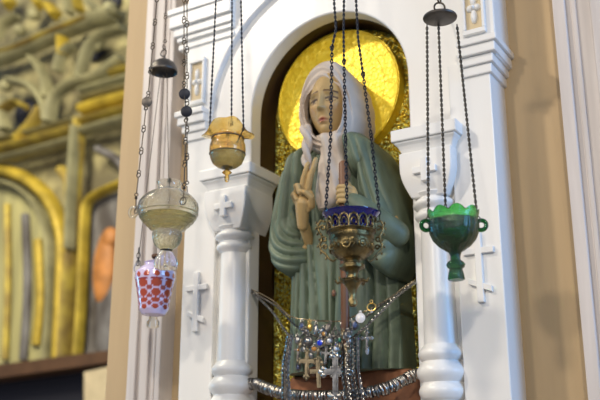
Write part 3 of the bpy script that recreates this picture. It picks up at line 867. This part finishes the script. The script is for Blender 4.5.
# openwork gallery: arcade of small keyhole arches
m = MB(); NG = 16
for k in range(NG):
    a = 2 * PI * (k + .5) / NG; rad = 24.2 * k4
    def on(da, h, rr=rad): return c4 + Vector((math.cos(a + da) * rr * (1 + .012 * h / 10), math.sin(a + da) * rr * (1 + .012 * h / 10), h * k4))
    W = PI / NG
    m.tube([on(-W * .98, 8), on(-W * .98, 12), on(-W * .95, 16), on(-W * .6, 20), on(0, 21.8), on(W * .6, 20), on(W * .95, 16), on(W * .98, 12), on(W * .98, 8)], 1.15 * k4, 7)
    m.tube([on(-W * .45, 11.5), on(-W * .52, 14.5), on(0, 17.5), on(W * .52, 14.5), on(W * .45, 11.5), on(0, 9.8)], .75 * k4, 6, closed=True)
m.ring(c4 + Vector((0, 0, 8.5 * k4)), 24.2 * k4, 1.0 * k4, (1, 0, 0), (0, 1, 0), 60, 7)
m.build('gallery', M['brass'], cupo, angle=60)
# raised bosses and swags on the bowl
m = MB()
for k in range(8):
    a = 2 * PI * k / 8 + .25; d = Vector((math.cos(a), math.sin(a), 0)); tg = Vector((-math.sin(a), math.cos(a), 0)); p = c4 + d * 21.6 * k4 + Vector((0, 0, -8 * k4))
    m.ring(p, 4.2 * k4, .9 * k4, tg, (0, 0, 1), 18, 6); m.ell(p, (2 * k4, 2 * k4, 2 * k4), 10, 8)
    for s_ in (-1, 1):
        q = [c4 + (d * math.cos(f) + tg * math.sin(f) * s_) * (21.8 - .0 * f) * k4 + Vector((0, 0, (-8 - 4 * math.sin(f * 8)) * k4)) for f in (.2, .25, .3, .35, .39)]
        m.tube(q, .8 * k4, 6)
m.build('boss_ornament', M['brass'], cupo, angle=60)
m = MB()
m.lathe(PR([(3, -67), (4.6, -65.5), (4.8, -62), (3.4, -59.5), (3.2, -56), (5, -50), (7.5, -46), (9.6, -43), (9.8, -40.5), (6, -39), (5.5, -36), (6.4, -33), (8, -31), (12.5, -29), (12.8, -26), (9, -24.8), (8, -22), (10, -20)]), c4, 40)
stem = m.build('stem', M['brass'], L4, angle=40)
m = MB()
for k in range(6):
    a = 2 * PI * k / 6 + .2; d = Vector((math.cos(a), math.sin(a), 0))
    m.capsule([c4 + d * 5 * k4 + Vector((0, 0, -41 * k4)), c4 + d * 11 * k4 + Vector((0, 0, -41 * k4)), c4 + d * 15 * k4 + Vector((0, 0, -43 * k4)), c4 + d * 17 * k4 + Vector((0, 0, -40.5 * k4))], [2 * k4, 1.6 * k4, 1.5 * k4, 1.3 * k4], 7)
m.lathe(PR([(10.5, -43), (12.5, -42), (10.5, -40)]), c4, 30, lambda a, i: 1 + .12 * math.cos(a * 12))
m.build('leaf_collar', M['brass'], stem, angle=60)
m = MB(); m.lathe(PR([(19.6, 2), (21, 8), (21.8, 14), (23.6, 20), (27.5, 25), (29, 26.4), (29, 27.2), (27.8, 27), (24, 23.6), (20, 14), (18.6, 4), (3, 3)]), c4, 72, cap0=False, cap1=True)
m.build('glass_liner', M['cobalt'], L4, angle=60)
# three scrolled brackets
angs = {'l': PI + R(8), 'r': R(8), 'b': R(98)}
angs = {'l': PI + YAW - R(12), 'r': YAW + R(14), 'b': YAW + R(100)}
for q, a in angs.items():
    d = Vector((math.cos(a), math.sin(a), 0)); m = MB()
    def sp_(r, z): return c4 + d * r * k4 + Vector((0, 0, z * k4))
    m.tube([sp_(26, 20), sp_(31, 22), sp_(34, 18), sp_(33.5, 11), sp_(30, 6), sp_(30, 1), sp_(32.5, -3), sp_(31, -9), sp_(26.5, -13), sp_(23, -18), sp_(19, -21), sp_(16, -19)], [q_ * k4 for q_ in (1, 1.2, 1.4, 1.4, 1.4, 1.4, 1.4, 1.3, 1.2, 1.1, 1, .9)], 8)
    for (cr, cz, rr) in ((29, 14, 3.2), (28, 2, 3.4), (27, -6, 3.0)):
        m.tube([sp_(cr + rr * (1 - t * .75) * math.cos(t * 7), cz + rr * (1 - t * .75) * math.sin(t * 7)) for t in [i / 14 for i in range(15)]], 1.0 * k4, 6)
    for (r_, z_) in ((35.5, 20), (36, 14), (34.5, 8), (32.5, 2), (34.6, -5), (31.5, -12), (26, -18)):
        m.ell(sp_(r_, z_), (1.2 * k4, 1.2 * k4, 1.5 * k4), 8, 6)
    m.build('scroll_bracket', M['brass'], L4, angle=60)
for q, pts in (('l', [(325.5, 212), (330.5, 140), (332, 47), (336, 29), (334, 0)]), ('b', [(347, 205), (345.5, 140), (344, 61), (343.5, 30), (344, 0)]), ('r', [(379.5, 214), (371, 135), (363, 74), (358, 38), (356, 0)])):
    dy = {'l': -.035, 'b': .05, 'r': .028}[q]
    p = [at(x, y_, Y4 + dy) for x, y_ in pts]; m = MB()
    m.chain(p[:3], .0072, .0012, .0025, n=10, k=4); m.ring(p[2], .0042, .0012); m.ring(p[1], .0036, .0012)
    m.chain([p[2], p[3], p[4], up_chain(p[2], p[4])], .0054, .0012, .0018, n=8, k=4)
    a = angs[q]; d = Vector((math.cos(a), math.sin(a), 0)); m.tube([p[0], c4 + d * 30 * k4 + Vector((0, 0, 23 * k4))], .0012, 5)
    m.build('lamp_chain', M['iron'], L4)

# --- green glass lamp
Y5 = -.30; c5 = at(454, 230, Y5)
L5 = lamp_root('hanging_oil_lamp', c5, 'emerald green glass lamp with scalloped rim hanging in front of the right column')
k5 = 1.86 / 920
def PR5(l): return [(r * k5, z * k5) for r, z in l]
out = [(5, -24), (9, -21.5), (16, -16.5), (21.5, -10), (24.4, -3), (25.2, 3), (24.6, 9), (24.2, 11.5), (24.6, 16)]
inn = [(23.0, 16), (22.6, 11.5), (22.8, 3), (20, -8), (13, -16), (3, -20)]
def scz(a, i):
    return (3.2 * abs(math.sin(a * 5)) - 1.0) * k5 if i in (8, 9) else 0
def scr(a, i): return 1 + (.03 * abs(math.sin(a * 5)) if i in (7, 8, 9) else 0) + (.012 * math.cos(a * 24) if i < 7 else 0)
m = MB(); m.lathe(PR5(out[:7] + inn[2:]), c5, 120, scr, False, True); m.build('glass_bowl', M['green'], L5, angle=60)
m = MB(); m.lathe(PR5([(24.6, 9), (24.2, 11.5), (25.0, 16), (25.4, 19), (24.2, 19), (23.2, 16), (22.8, 11.5), (23.2, 9)]), c5, 140, lambda a, i: 1 + (.03 * abs(math.sin(a * 4.5)) if i in (2, 3, 4, 5) else 0), False, False, lambda a, i: (5.0 * abs(math.sin(a * 4.5)) - 3.6) * k5 if i in (3, 4) else 0); m.build('scalloped_rim', M['green_l'], L5, angle=60)
m = MB()
for k in range(0):
    a = 2 * PI * (k + .5) / 10; d = Vector((math.cos(a), math.sin(a), 0)); p = c5 + d * 24.6 * k5 + Vector((0, 0, 14 * k5)); tg = Vector((-math.sin(a), math.cos(a), 0))
    m.ring(p, 4.6 * k5, 1.0 * k5, tg, (0, 0, 1), 20, 6)
m = MB(); m.lathe(PR5([(2, -51), (7.6, -51), (8.2, -50), (7.2, -44), (6.2, -40), (8.6, -38), (9.4, -35.5), (8, -33), (5.2, -31), (5, -27), (6.5, -23), (9, -21)]), c5, 48, lambda a, i: 1 + (.05 * math.cos(a * 12) if i < 5 else 0)); m.build('stem', M['green'], L5, angle=50)
for a, dz in ((PI + YAW - R(10), 6), (YAW + R(0), 5), (YAW + R(100), 6)):
    d = Vector((math.cos(a), math.sin(a), 0)); m = MB(); m.ring(c5 + d * 27.5 * k5 + Vector((0, 0, dz * k5)), 5.0 * k5, 2.3 * k5, d + Vector((.3, -.2, 0)), (0, 0, 1), 22, 10)
    m.build('handle', M['green'], L5)
plate = at(440, 18, Y5)
m = MB(); m.lathe([(.030, -.0045), (.0365, -.0015), (.0372, .001), (.036, .0035), (.026, .0075), (.010, .011), (.005, .014), (.001, .015)], plate, 48); m.build('smoke_plate', M['cap'], L5)
m = MB(); r0 = plate + Vector((0, 0, .026)); m.ring(r0, .0115, .0022, VR, (0, 0, 1), 22, 6); m.ring(r0 + Vector((0, 0, .020)), .009, .002, (0, 1, 0), (0, 0, 1), 20, 6)
m.longchain([Vector((r0.x, r0.y, 3.62)), r0 + Vector((0, 0, .029))], .07, .001); m.build('plate_ring', M['bronze'], L5)
for (xa, ya, xb, yb, dy) in ((428.5, 217, 427, 25, -.02), (445.5, 207, 438.5, 25, .045), (477, 216, 457, 25, .01)):
    p, t = at(xa, ya, Y5 + dy), at(xb, yb, Y5 + dy * .6); m = MB(); m.chain([t, p], .0056, .0012, .0021, n=8, k=4)
    m.ring(p + Vector((0, 0, -.007)), .0065, .0012, VR, (0, 0, 1), 14, 5); m.build('lamp_chain', M['bronze'], L5)


# ================================================================ votive offerings in the niche
def hang(p_list, sub=8):
    """smooth curve through points"""
    P_ = [Vector(p) for p in p_list]; out_ = []
    for i in range(len(P_) - 1):
        a, b, c, d = P_[max(i - 1, 0)], P_[i], P_[i + 1], P_[min(i + 2, len(P_) - 1)]
        for q in range(sub):
            t = q / sub
            out_.append(.5 * ((2 * b) + (c - a) * t + (2 * a - 5 * b + 4 * c - d) * t * t + (3 * b - a - 3 * c + d) * t ** 3))
    out_.append(P_[-1]); return out_


YV = -.075
def A(px, py, dy=0): return at(px, py, YV + dy)
# anchors on the two jambs
jl = at(259, 290, .02); jl.x = AX - .250; jr = at(412, 281, -.0); jr.x = AX + .236
# front string that carries the small pendants
fs = [jl + Vector((0, 0, .004)), A(272, 300, .06), A(290, 316, .02), A(310, 320), A(325, 321), A(340, 321), A(355, 316), A(370, 309), A(388, 299, .03), A(402, 289, .06), jr]
m = MB(); m.chain(hang(fs), .0042, .0009, .0016, n=6, k=4)
tag(m.build('pendant_string', M['pale_gilt']), 'thin gilt chain strung across the niche carrying small pendants', 'chain')
ls = [jl, A(272, 311, .05), A(288, 334, .01), A(305, 343, -.005), A(325, 349, -.005), A(345, 343, 0), A(362, 330, .0), A(378, 315, .02), A(396, 297, .05), jr + Vector((0, 0, -.006))]
m = MB()
m.chain(hang(ls),   .0056, .0013, .0026, n=8, k=4)
tag(m.build('votive_necklace', M['silver']), 'heavy silver chain sagging from jamb to jamb below the thin gilt one', 'chain')
ls = [jl + Vector((.0, 0, -.004)), A(276, 306, .05), A(296, 326, .02), A(315, 336, .01), A(335, 338, .01), A(352, 328, .01), A(372, 312, .02), A(392, 298, .05), jr + Vector((0, 0, -.002))]
m = MB(); m.chain(hang(ls), .0055, .0011, .0022, n=7, k=4)
tag(m.build('votive_necklace', M['silver_d']), 'fine dark silver chain drooping between the gilt string and heavy silver chain', 'chain')

# rod of silver rings
rod = hang([at(256, 380, .01), at(270, 386, -.02), at(288, 391, -.05), at(306, 393, -.07), at(328, 393, -.078), at(350, 392, -.078), at(370, 389, -.07), at(388, 384, -.05), at(402, 378, -.02), at(414, 371, .005)], 10)
rod[0].x = AX - .250; rod[-1].x = AX + .236
m = MB(); m.tube(rod, .004, 8); tag(m.build('ring_rail', M['silver_d']), 'curved metal rail across the foot of the niche, threaded with rings', 'rail')
seg = [0]
for a, b in zip(rod[:-1], rod[1:]): seg.append(seg[-1] + (b - a).length)
tot = seg[-1]; d = .008; i = 0; ringmesh = {}
while d < tot - .004:
    j = max(q for q in range(len(seg)) if seg[q] <= d); j = min(j, len(rod) - 2)
    t = (rod[j + 1] - rod[j]).normalized(); p = rod[j] + t * (d - seg[j])
    kind = random.choice(('silver', 'silver', 'silver_d', 'silver', 'gold' if i % 9 == 4 else 'silver'))
    rr = random.choice((.0125, .0135, .0145)); tw = random.choice((.0019, .0026, .0022))
    key = (kind, rr, tw)
    if key not in ringmesh:
        mm = MB(); n = 28
        # flattened band
        vs_, fs_ = [], []
        for q in range(n):
            an = 2 * PI * q / n
            for e in range(8):
                b_ = 2 * PI * e / 8; r_ = rr + .0014 * math.cos(b_); vs_.append((r_ * math.cos(an), r_ * math.sin(an), tw * math.sin(b_)))
        for q in range(n):
            q2 = (q + 1) % n
            for e in range(8):
                e2 = (e + 1) % 8; fs_.append((q * 8 + e, q * 8 + e2, q2 * 8 + e2, q2 * 8 + e))
        mm.add(vs_, fs_); ringmesh[key] = mm.mesh('votive_ring', M[kind], True, 60)
    o = bpy.data.objects.new('votive_ring', ringmesh[key]); COL.objects.link(o)
    o.rotation_euler = t.to_track_quat('Z', 'Y').to_euler(); o.rotation_euler.rotate_axis('X', random.uniform(-.16, .16)); o.rotation_euler.rotate_axis('Y', random.uniform(-.2, .2))
    o.location = p - Vector((0, 0, rr - .0055))
    tag(o, 'plain metal ring threaded on the curved rail at the foot of the niche', 'ring', 'metal rings threaded on the rail')
    d += tw * 2 + random.uniform(.0008, .0022); i += 1

# vertical bundles of hanging chains
def bundle(x0, x1, ytop, ybot, n, label, mats):
    for k in range(n):
        f = k / max(1, n - 1); xa = x0[0] + (x0[1] - x0[0]) * f; xb = x1[0] + (x1[1] - x1[0]) * f
        a = A(xa, ytop, -.008 - .002 * (k % 2)); b = A(xb, ybot, -.026 - .002 * (k % 2)); m = MB()
        m.chain([a, (a + b) / 2 + Vector((random.uniform(-.002, .002), -.012, 0)), b], .0058, .0015, .0030, n=8, k=4, phase=k)
        tag(m.build('votive_chain', M[mats[k % len(mats)]]), label[k], 'chain')
bundle((288, 292), (283, 290), 335, 404, 3, ['leftmost silver chain hanging down over the rail at the left of the robe', 'middle chain of the three hanging over the rail left of the robe', 'rightmost of the three silver chains hanging over the rail left of the robe'], ['silver', 'silver_d', 'silver'])
bundle((344, 358), (347, 364), 338, 404, 5, ['leftmost chain of the five-strand bundle right of the large cross', 'second chain from the left in the bundle right of the large cross', 'middle chain of the bundle right of the large cross', 'fourth chain from the left in the bundle right of the large cross', 'rightmost chain of the bundle right of the large cross'], ['silver_d', 'silver', 'silver', 'silver_d', 'silver'])

KV = 2.2 / 920


def link_to(mb, p, up):
    n = Vector(p); mb.ring(n, .0035, .0009, (1, 0, 0), (0, 0, 1), 10, 4)
    if up > 0: mb.chain([n + Vector((0, 0, up)), n], .005, .0008, .0016, n=6, k=3)


def pendant_cross(px, py, h, label, matn, dy=0, trefoil=False, gem=None, up=.01, tilt=0):
    c = A(px, py, dy); s = h / 2 * KV; m = MB(); w_ = s * .15; az = s * .22
    m.box(-w_, w_, -.0022, .0022, -s, s); m.box(-s * .62, s * .62, -.0026, .0026, az - w_, az + w_)
    if trefoil:
        for (x, z) in ((0, s), (0, -s), (s * .62, az), (-s * .62, az)):
            dx, dz = (x, z - az); L_ = math.hypot(dx, dz); dx /= L_; dz /= L_
            for (ex, ez) in ((dx * .16 * s, dz * .16 * s), (-dz * .16 * s, dx * .16 * s), (dz * .16 * s, -dx * .16 * s)):
                m.ell((x + ex, 0, z + ez), (s * .15, .0034, s * .15), 12, 6)
        for sx in (-1, 1):
            for sz in (-1, 1): m.ell((sx * s * .22, 0, az + sz * s * .22), (s * .08, .003, s * .08), 8, 5)
    m.box(-w_ * .45, w_ * .45, -.0040, .0, -s * .8, s * .85); m.box(-s * .5, s * .5, -.0042, 0, az - w_ * .42, az + w_ * .42)
    link_to(m, (0, 0, s * (1.30 if trefoil else 1.05) + .004), up)
    o = m.build('pendant_cross', M[matn], angle=40); o.location = c; o.rotation_euler = (0, R(tilt), YAW * .5)
    tag(o, label, 'cross pendant')
    if gem:
        g = MB().ell((0, -.004, az), (s * .16, .003, s * .16), 12, 8).build('gem', M[gem]); g.parent = o
    return o


pendant_cross(335.5, 376, 38, 'large silver cross with trefoil ends hanging lowest in the niche', 'silver', -.026, True, None, .016)
pendant_cross(307, 364, 25, 'pale plain silver-gilt cross left of the largest cross', 'pale_gilt', -.018, True, None, .014, 2)
pendant_cross(318.5, 374, 27, 'narrow gilt cross between the plain cross and largest cross', 'pale_gilt', -.020, False, None, .016, -3)
pendant_cross(298.5, 352, 16, 'tiny dark cross at the left end of the pendant cluster', 'silver_d', -.008, False, 'amber_stone', .010, 6)
pendant_cross(347, 368, 20, 'small gilt cross tucked behind the right arm of the largest cross', 'pale_gilt', -.018, False, None, .02, -5)
pendant_cross(326, 355, 15, 'tiny enamelled cross just above the largest cross, to its left', 'silver', -.022, True, None, .006, 5)
o = pendant_cross(367, 340, 15, 'small silver cross with crystal drop hanging alone right of the chain bundle', 'silver', -.004, True, 'crystal', .006)
m = MB(); m.ell((0, 0, -.026), (.0045, .0035, .008), 12, 10); g = m.build('crystal_drop', M['crystal']); g.parent = o


def medal(px, py, rx, rz, label, matn, dy=0, gem=None, name='medallion', cat='medallion', up=.006, tilt=0, ringy=False):
    c = A(px, py, dy); m = MB(); a, b = rx * KV, rz * KV
    if ringy: m.ring((0, 0, 0), a, .0016, (1, 0, 0), (0, .3, 1), 22, 6, sv=b / a)
    else:
        m.ell((0, 0, 0), (a, .0032, b), 20, 10); m.ring((0, -.001, 0), a, .0012, (1, 0, 0), (0, 0, 1), 22, 5, sv=b / a)
    link_to(m, (0, 0, b + .003), up)
    o = m.build(name, M[matn], angle=50); o.location = c; o.rotation_euler = (0, R(tilt), YAW * .5); tag(o, label, cat)
    if gem:
        g = MB().ell((0, -.0035 if not ringy else 0, 0 if not ringy else -b), (a * .62, .0035, b * .62) if not ringy else (.004, .004, .004), 14, 8).build('gem', M[gem]); g.parent = o
    return o


medal(302, 326, 2.6, 4.2, 'small oval blue-grey medallion, leftmost on the gilt string', 'silver', -.004, 'enamel')
medal(309.5, 327, 2.6, 4.6, 'oval golden medallion second from the left on the gilt string', 'gold', -.004, None)
medal(316, 330, 2.2, 6, 'long pointed silver locket third from the left on the gilt string', 'silver', -.006, None)
medal(327, 329, 3.2, 6, 'silver leaf-shaped pendant tilted at the middle of the gilt string', 'silver_d', -.006, None, tilt=28)
medal(344, 328, 3.2, 4.5, 'drop pendant with orange-brown stone right of the string middle', 'silver', -.006, 'amber_stone', tilt=-20)
medal(351, 326, 3.4, 4.4, 'open silver ring pendant dangling left of the white disc', 'silver', -.006, None, ringy=True, name='pendant_ring', cat='ring')
medal(360.5, 318, 4.4, 4.6, 'round white pearly disc on the right part of the gilt string', 'pearl', -.008, None, up=.002)
medal(355, 325, 3.6, 5.2, 'dark oval locket hanging just below the white pearly disc', 'silver_d', -.004, 'enamel', tilt=15)
medal(371.5, 307, 4.2, 4.2, 'gilt finger ring with a pale bead, highest on the right string', 'gold', -.004, 'pearl', ringy=True, name='pendant_ring', cat='ring', up=0)
medal(320, 343, 4.6, 4.6, 'bright blue round stone in a silver mount at the cluster centre', 'silver', -.022, 'blue_stone', name='blue_brooch', cat='brooch', up=.008)
medal(329.5, 341, 3.6, 3.6, 'small white pearl brooch right of the bright blue stone', 'silver', -.020, 'pearl', name='pearl_brooch', cat='brooch', up=.006)
medal(340, 340, 2.6, 4.0, 'small green stone pendant right of the white pearl brooch', 'silver_d', -.018, 'green_stone', up=.006)
medal(308, 341, 5.0, 5.0, 'round dark medal with domed silver centre left of the blue stone', 'silver_d', -.018, 'silver', up=.008)
medal(314.5, 349, 4.6, 3.4, 'flat oval gilt-brown medal just under the dark round medal', 'silver', -.020, 'amber_stone', up=.004)
medal(336, 349, 3.0, 3.4, 'little round silver medal directly above the largest cross', 'silver', -.026, 'pearl', up=.004)
medal(303.5, 338, 3.4, 4.2, 'open silver ring in the left of the cluster above the plain cross', 'silver', -.012, None, ringy=True, name='pendant_ring', cat='ring')
medal(324, 334, 3.0, 3.6, 'small silver oval medal above and between blue stone and pearl', 'silver', -.012, 'amber_stone')
medal(297.5, 340, 2.6, 3.8, 'small silver oval medal at the far left edge of the cluster', 'silver', -.008, None)
medal(335, 333, 3.4, 3.4, 'open dark ring above the green stone pendant', 'silver_d', -.010, None, ringy=True, name='pendant_ring', cat='ring')
medal(347, 336, 3.2, 4.2, 'tarnished oval medal at the top of the right chain bundle', 'silver', -.020, 'silver_d')
medal(298.5, 367, 2.4, 4.0, 'small violet-grey drop hanging below the left end of the cluster', 'silver_d', -.010, 'enamel', up=.02)
medal(344, 353, 2.8, 3.8, 'small gilt oval medal above the right arm of the largest cross', 'gold', -.012, None)

for (px, py, kk) in ((306, 331, 0), (321, 331, 1), (300, 345, 2), (304, 349, 1), (311, 347, 0), (318, 351, 2), (323, 348, 0), (325, 343, 2), (332, 337, 0), (333, 352, 1), (340, 347, 2), (345, 345, 0), (349, 341, 1), (343, 335, 2), (350, 332, 0), (347, 351, 2), (329, 357, 0), (311, 355, 1), (322, 363, 2), (341, 361, 0)):
    medal(px, py, 1.9 + .5 * (kk == 0), 2.7 + .4 * kk, 'very small tarnished medal crowded among the offerings in the niche centre', ('silver_d', 'silver', 'pale_gilt')[kk], -.013 - .004 * kk, None, tilt=random.uniform(-30, 30), name='small_medal', up=.004)['group'] = 'tiny medals in the central cluster'

# ================================================================ the far gilded screen
YI = 4.0
scr = empty('iconostasis', at(40, 390, YI), 'tall gilded icon screen with arches far away at the left, out of focus', 'icon screen')


def AI(px, py, dy=0): return at(px, py, YI + dy)


def poly(mb, pts, dy, th):
    P_ = [AI(x, y_, dy) for x, y_ in pts]; n = len(P_)
    vs_ = [tuple(p) for p in P_] + [(p.x, p.y + th, p.z) for p in P_]
    fs_ = [tuple(range(n)), tuple(range(2 * n - 1, n - 1, -1))] + [(i, i + n, (i + 1) % n + n, (i + 1) % n) for i in range(n)]
    mb.add(vs_, fs_)


def band(name, pts, wpx, dy, th, matn, parent=scr):
    """moulding following a pixel path, wpx wide"""
    m = MB(); P_ = hang([AI(x, y_, dy) for x, y_ in pts], 8); W = wpx * 9.3 / F / 2
    vs_, fs_ = [], []
    for i, p in enumerate(P_):
        t = P_[min(i + 1, len(P_) - 1)] - P_[max(i - 1, 0)]; nrm = Vector((-t.z, 0, t.x)).normalized()
        for q in range(7):
            a = PI * q / 6; vs_.append(p + nrm * W * math.cos(a) - Vector((0, th * math.sin(a), 0)))
    for i in range(len(P_) - 1):
        for q in range(6): fs_.append((i * 7 + q, i * 7 + q + 1, (i + 1) * 7 + q + 1, (i + 1) * 7 + q))
        fs_.append((i * 7 + 6, i * 7, (i + 1) * 7, (i + 1) * 7 + 6))
    fs_ += [tuple(range(6, -1, -1)), tuple((len(P_) - 1) * 7 + q for q in range(7))]
    m.add(vs_, fs_); return m.build(name, M[matn], parent, angle=60)


m = MB(); poly(m, [(-60, -60), (150, -60), (150, 352), (-60, 370)], .10, .25); m.build('back_panel', M['olive'], scr, smooth=False)
m = MB(); poly(m, [(-60, 190), (2, 185), (28, 192), (48, 214), (56, 250), (58, 362), (-60, 374)], .02, .08); m.build('robed_icon', M['fresco'], scr, smooth=False)
band('robe_streak', [(8, 205), (9, 280), (6, 360)], 7, 0, .05, 'gild'); band('robe_streak', [(26, 215), (28, 290), (24, 360)], 9, 0, .05, 'fresco_d')
band('robe_streak', [(38, 240), (40, 300), (36, 345)], 10, 0, .04, 'gild_b')
band('icon_arch', [(-30, 168), (0, 170), (25, 178), (48, 196), (62, 224), (66, 260), (62, 362)], 13, -.03, .12, 'gild_b')
band('icon_arch', [(-30, 181), (0, 182), (22, 190), (40, 208), (50, 234), (54, 262), (50, 362)], 5, -.05, .10, 'grisaille')
band('icon_column', [(84, 122), (79, 180), (76, 240), (71, 300), (68, 362)], 8, -.08, .14, 'gild'); band('icon_column', [(79, 128), (75, 190), (73, 250)], 5, -.14, .12, 'grisaille')
m = MB(); poly(m, [(84, 212), (100, 198), (135, 186), (135, 350), (80, 362)], .02, .08); m.build('dark_icon', M['fresco_d'], scr, smooth=False)
band('icon_arch', [(80, 360), (84, 300), (87, 230), (90, 205), (104, 193), (135, 180)], 7, -.04, .10, 'gild_b')
m = MB()
p = AI(104, 268, -.05); m.ell(p, (.12, .06, .34), 16, 12); m.ell(AI(110, 238, -.05), (.09, .06, .10), 14, 10); m.build('painted_figure', M['orange'], scr)
m = MB(); m.ell(AI(106, 315, -.03), (.16, .05, .36), 16, 12); m.build('painted_figure', M['fresco_d'], scr)
# cornices across
for y_, wd, mt in ((158, 7, 'grisaille'), (147, 8, 'gild'), (139, 5, 'grisaille')):
    band('cornice', [(-30, y_ + 9), (20, y_), (80, y_ - 16)], wd, -.10, .16, mt)
for y_, wd, mt in ((128, 7, 'grisaille'), (118, 6, 'gild'), (106, 12, 'gild_b'), (96, 5, 'grisaille'), (88, 7, 'grisaille'), (79, 5, 'gild')):
    band('cornice', [(86, y_ + 5), (110, y_ - 2), (145, y_ - 11)], wd, -.08, .14, mt)
band('cornice', [(-20, 66), (10, 59), (50, 42), (95, 24), (120, 18)], 13, -.10, .2, 'grisaille'); band('cornice', [(-20, 58), (10, 52), (50, 35), (90, 19)], 4, -.22, .1, 'gild')
for pts, wd, mt in (([(14, 82), (34, 88), (48, 104), (52, 124)], 8, 'grisaille'), ([(54, 124), (58, 100), (74, 86), (100, 78), (126, 60)], 8, 'grisaille'),
                    ([(36, 60), (48, 78), (52, 100)], 6, 'grisaille'), ([(84, 80), (92, 52), (104, 38), (128, 30)], 6, 'grisaille'),
                    ([(8, 100), (6, 116), (10, 132)], 9, 'grisaille'), ([(0, 40), (8, 26), (22, 18)], 6, 'grisaille'),
                    ([(62, 74), (66, 58), (76, 48)], 6, 'grisaille'), ([(92, 4), (104, 14), (126, 16)], 6, 'grisaille'), ([(22, 140), (36, 126), (46, 110)], 8, 'gild'),
                    ([(66, 40), (67, 58)], 8, 'gild_b'), ([(8, -4), (14, 8)], 12, 'gild_b'), ([(52, 8), (60, 18)], 10, 'gild_b'), ([(38, 0), (44, 8)], 9, 'gild_b'), ([(72, -2), (74, 16)], 5, 'grisaille'), ([(80, 0), (84, 14)], 5, 'gild_b'),
                    ([(0, 118), (20, 104), (30, 110)], 4, 'gild')):
    band('scroll_carving', pts, wd, -.14, .14, mt)
for x, y_, r_ in ((20, 30, .06), (96, 42, .10), (34, 14, .07), (100, 14, .08), (6, 86, .06), (110, 8, .07)):
    m = MB(); m.ell(AI(x, y_, -.12), (r_, .08, r_), 14, 10); m.build('carved_boss', M['grisaille'], scr)
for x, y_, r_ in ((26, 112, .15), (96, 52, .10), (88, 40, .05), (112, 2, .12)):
    m = MB(); m.ell(AI(x, y_, .06), (r_, .06, r_), 14, 10); m.build('painted_recess_shade', M['black'], scr)  # solid black lumps colour in the shade of gaps in the carving
band('spandrel_carving', [(62, 170), (70, 182), (72, 200)], 10, -.04, .08, 'gild'); band('spandrel_carving', [(100, 150), (118, 160), (128, 172)], 8, -.04, .08, 'fresco_d')
m = MB(); poly(m, [(-60, 372), (110, 350), (110, 362), (-60, 386)], -.25, .5); m.build('base_beam', M['darkwood'], scr, smooth=False)
m = MB(); poly(m, [(-60, 380), (114, 358), (114, 460), (-60, 480)], .0, .3); m.build('lower_panel', M['black'], scr, smooth=False)
m = MB(); poly(m, [(84, 372), (112, 366), (112, 470), (84, 470)], -.5, .3); m.build('pedestal', M['cream'], scr, smooth=False)
z0 = AI(0, 470).z
m = MB(); m.box(AI(-60, 300).x, AI(150, 300).x, YI + .05, YI + .6, 0, AI(60, 440).z); m.build('screen_base', M['black'], scr, smooth=False)
struct('wall_back', MB().box(-12, 3, YI + .9, YI + 1.1, 0, 10), M['black'], smooth=False)
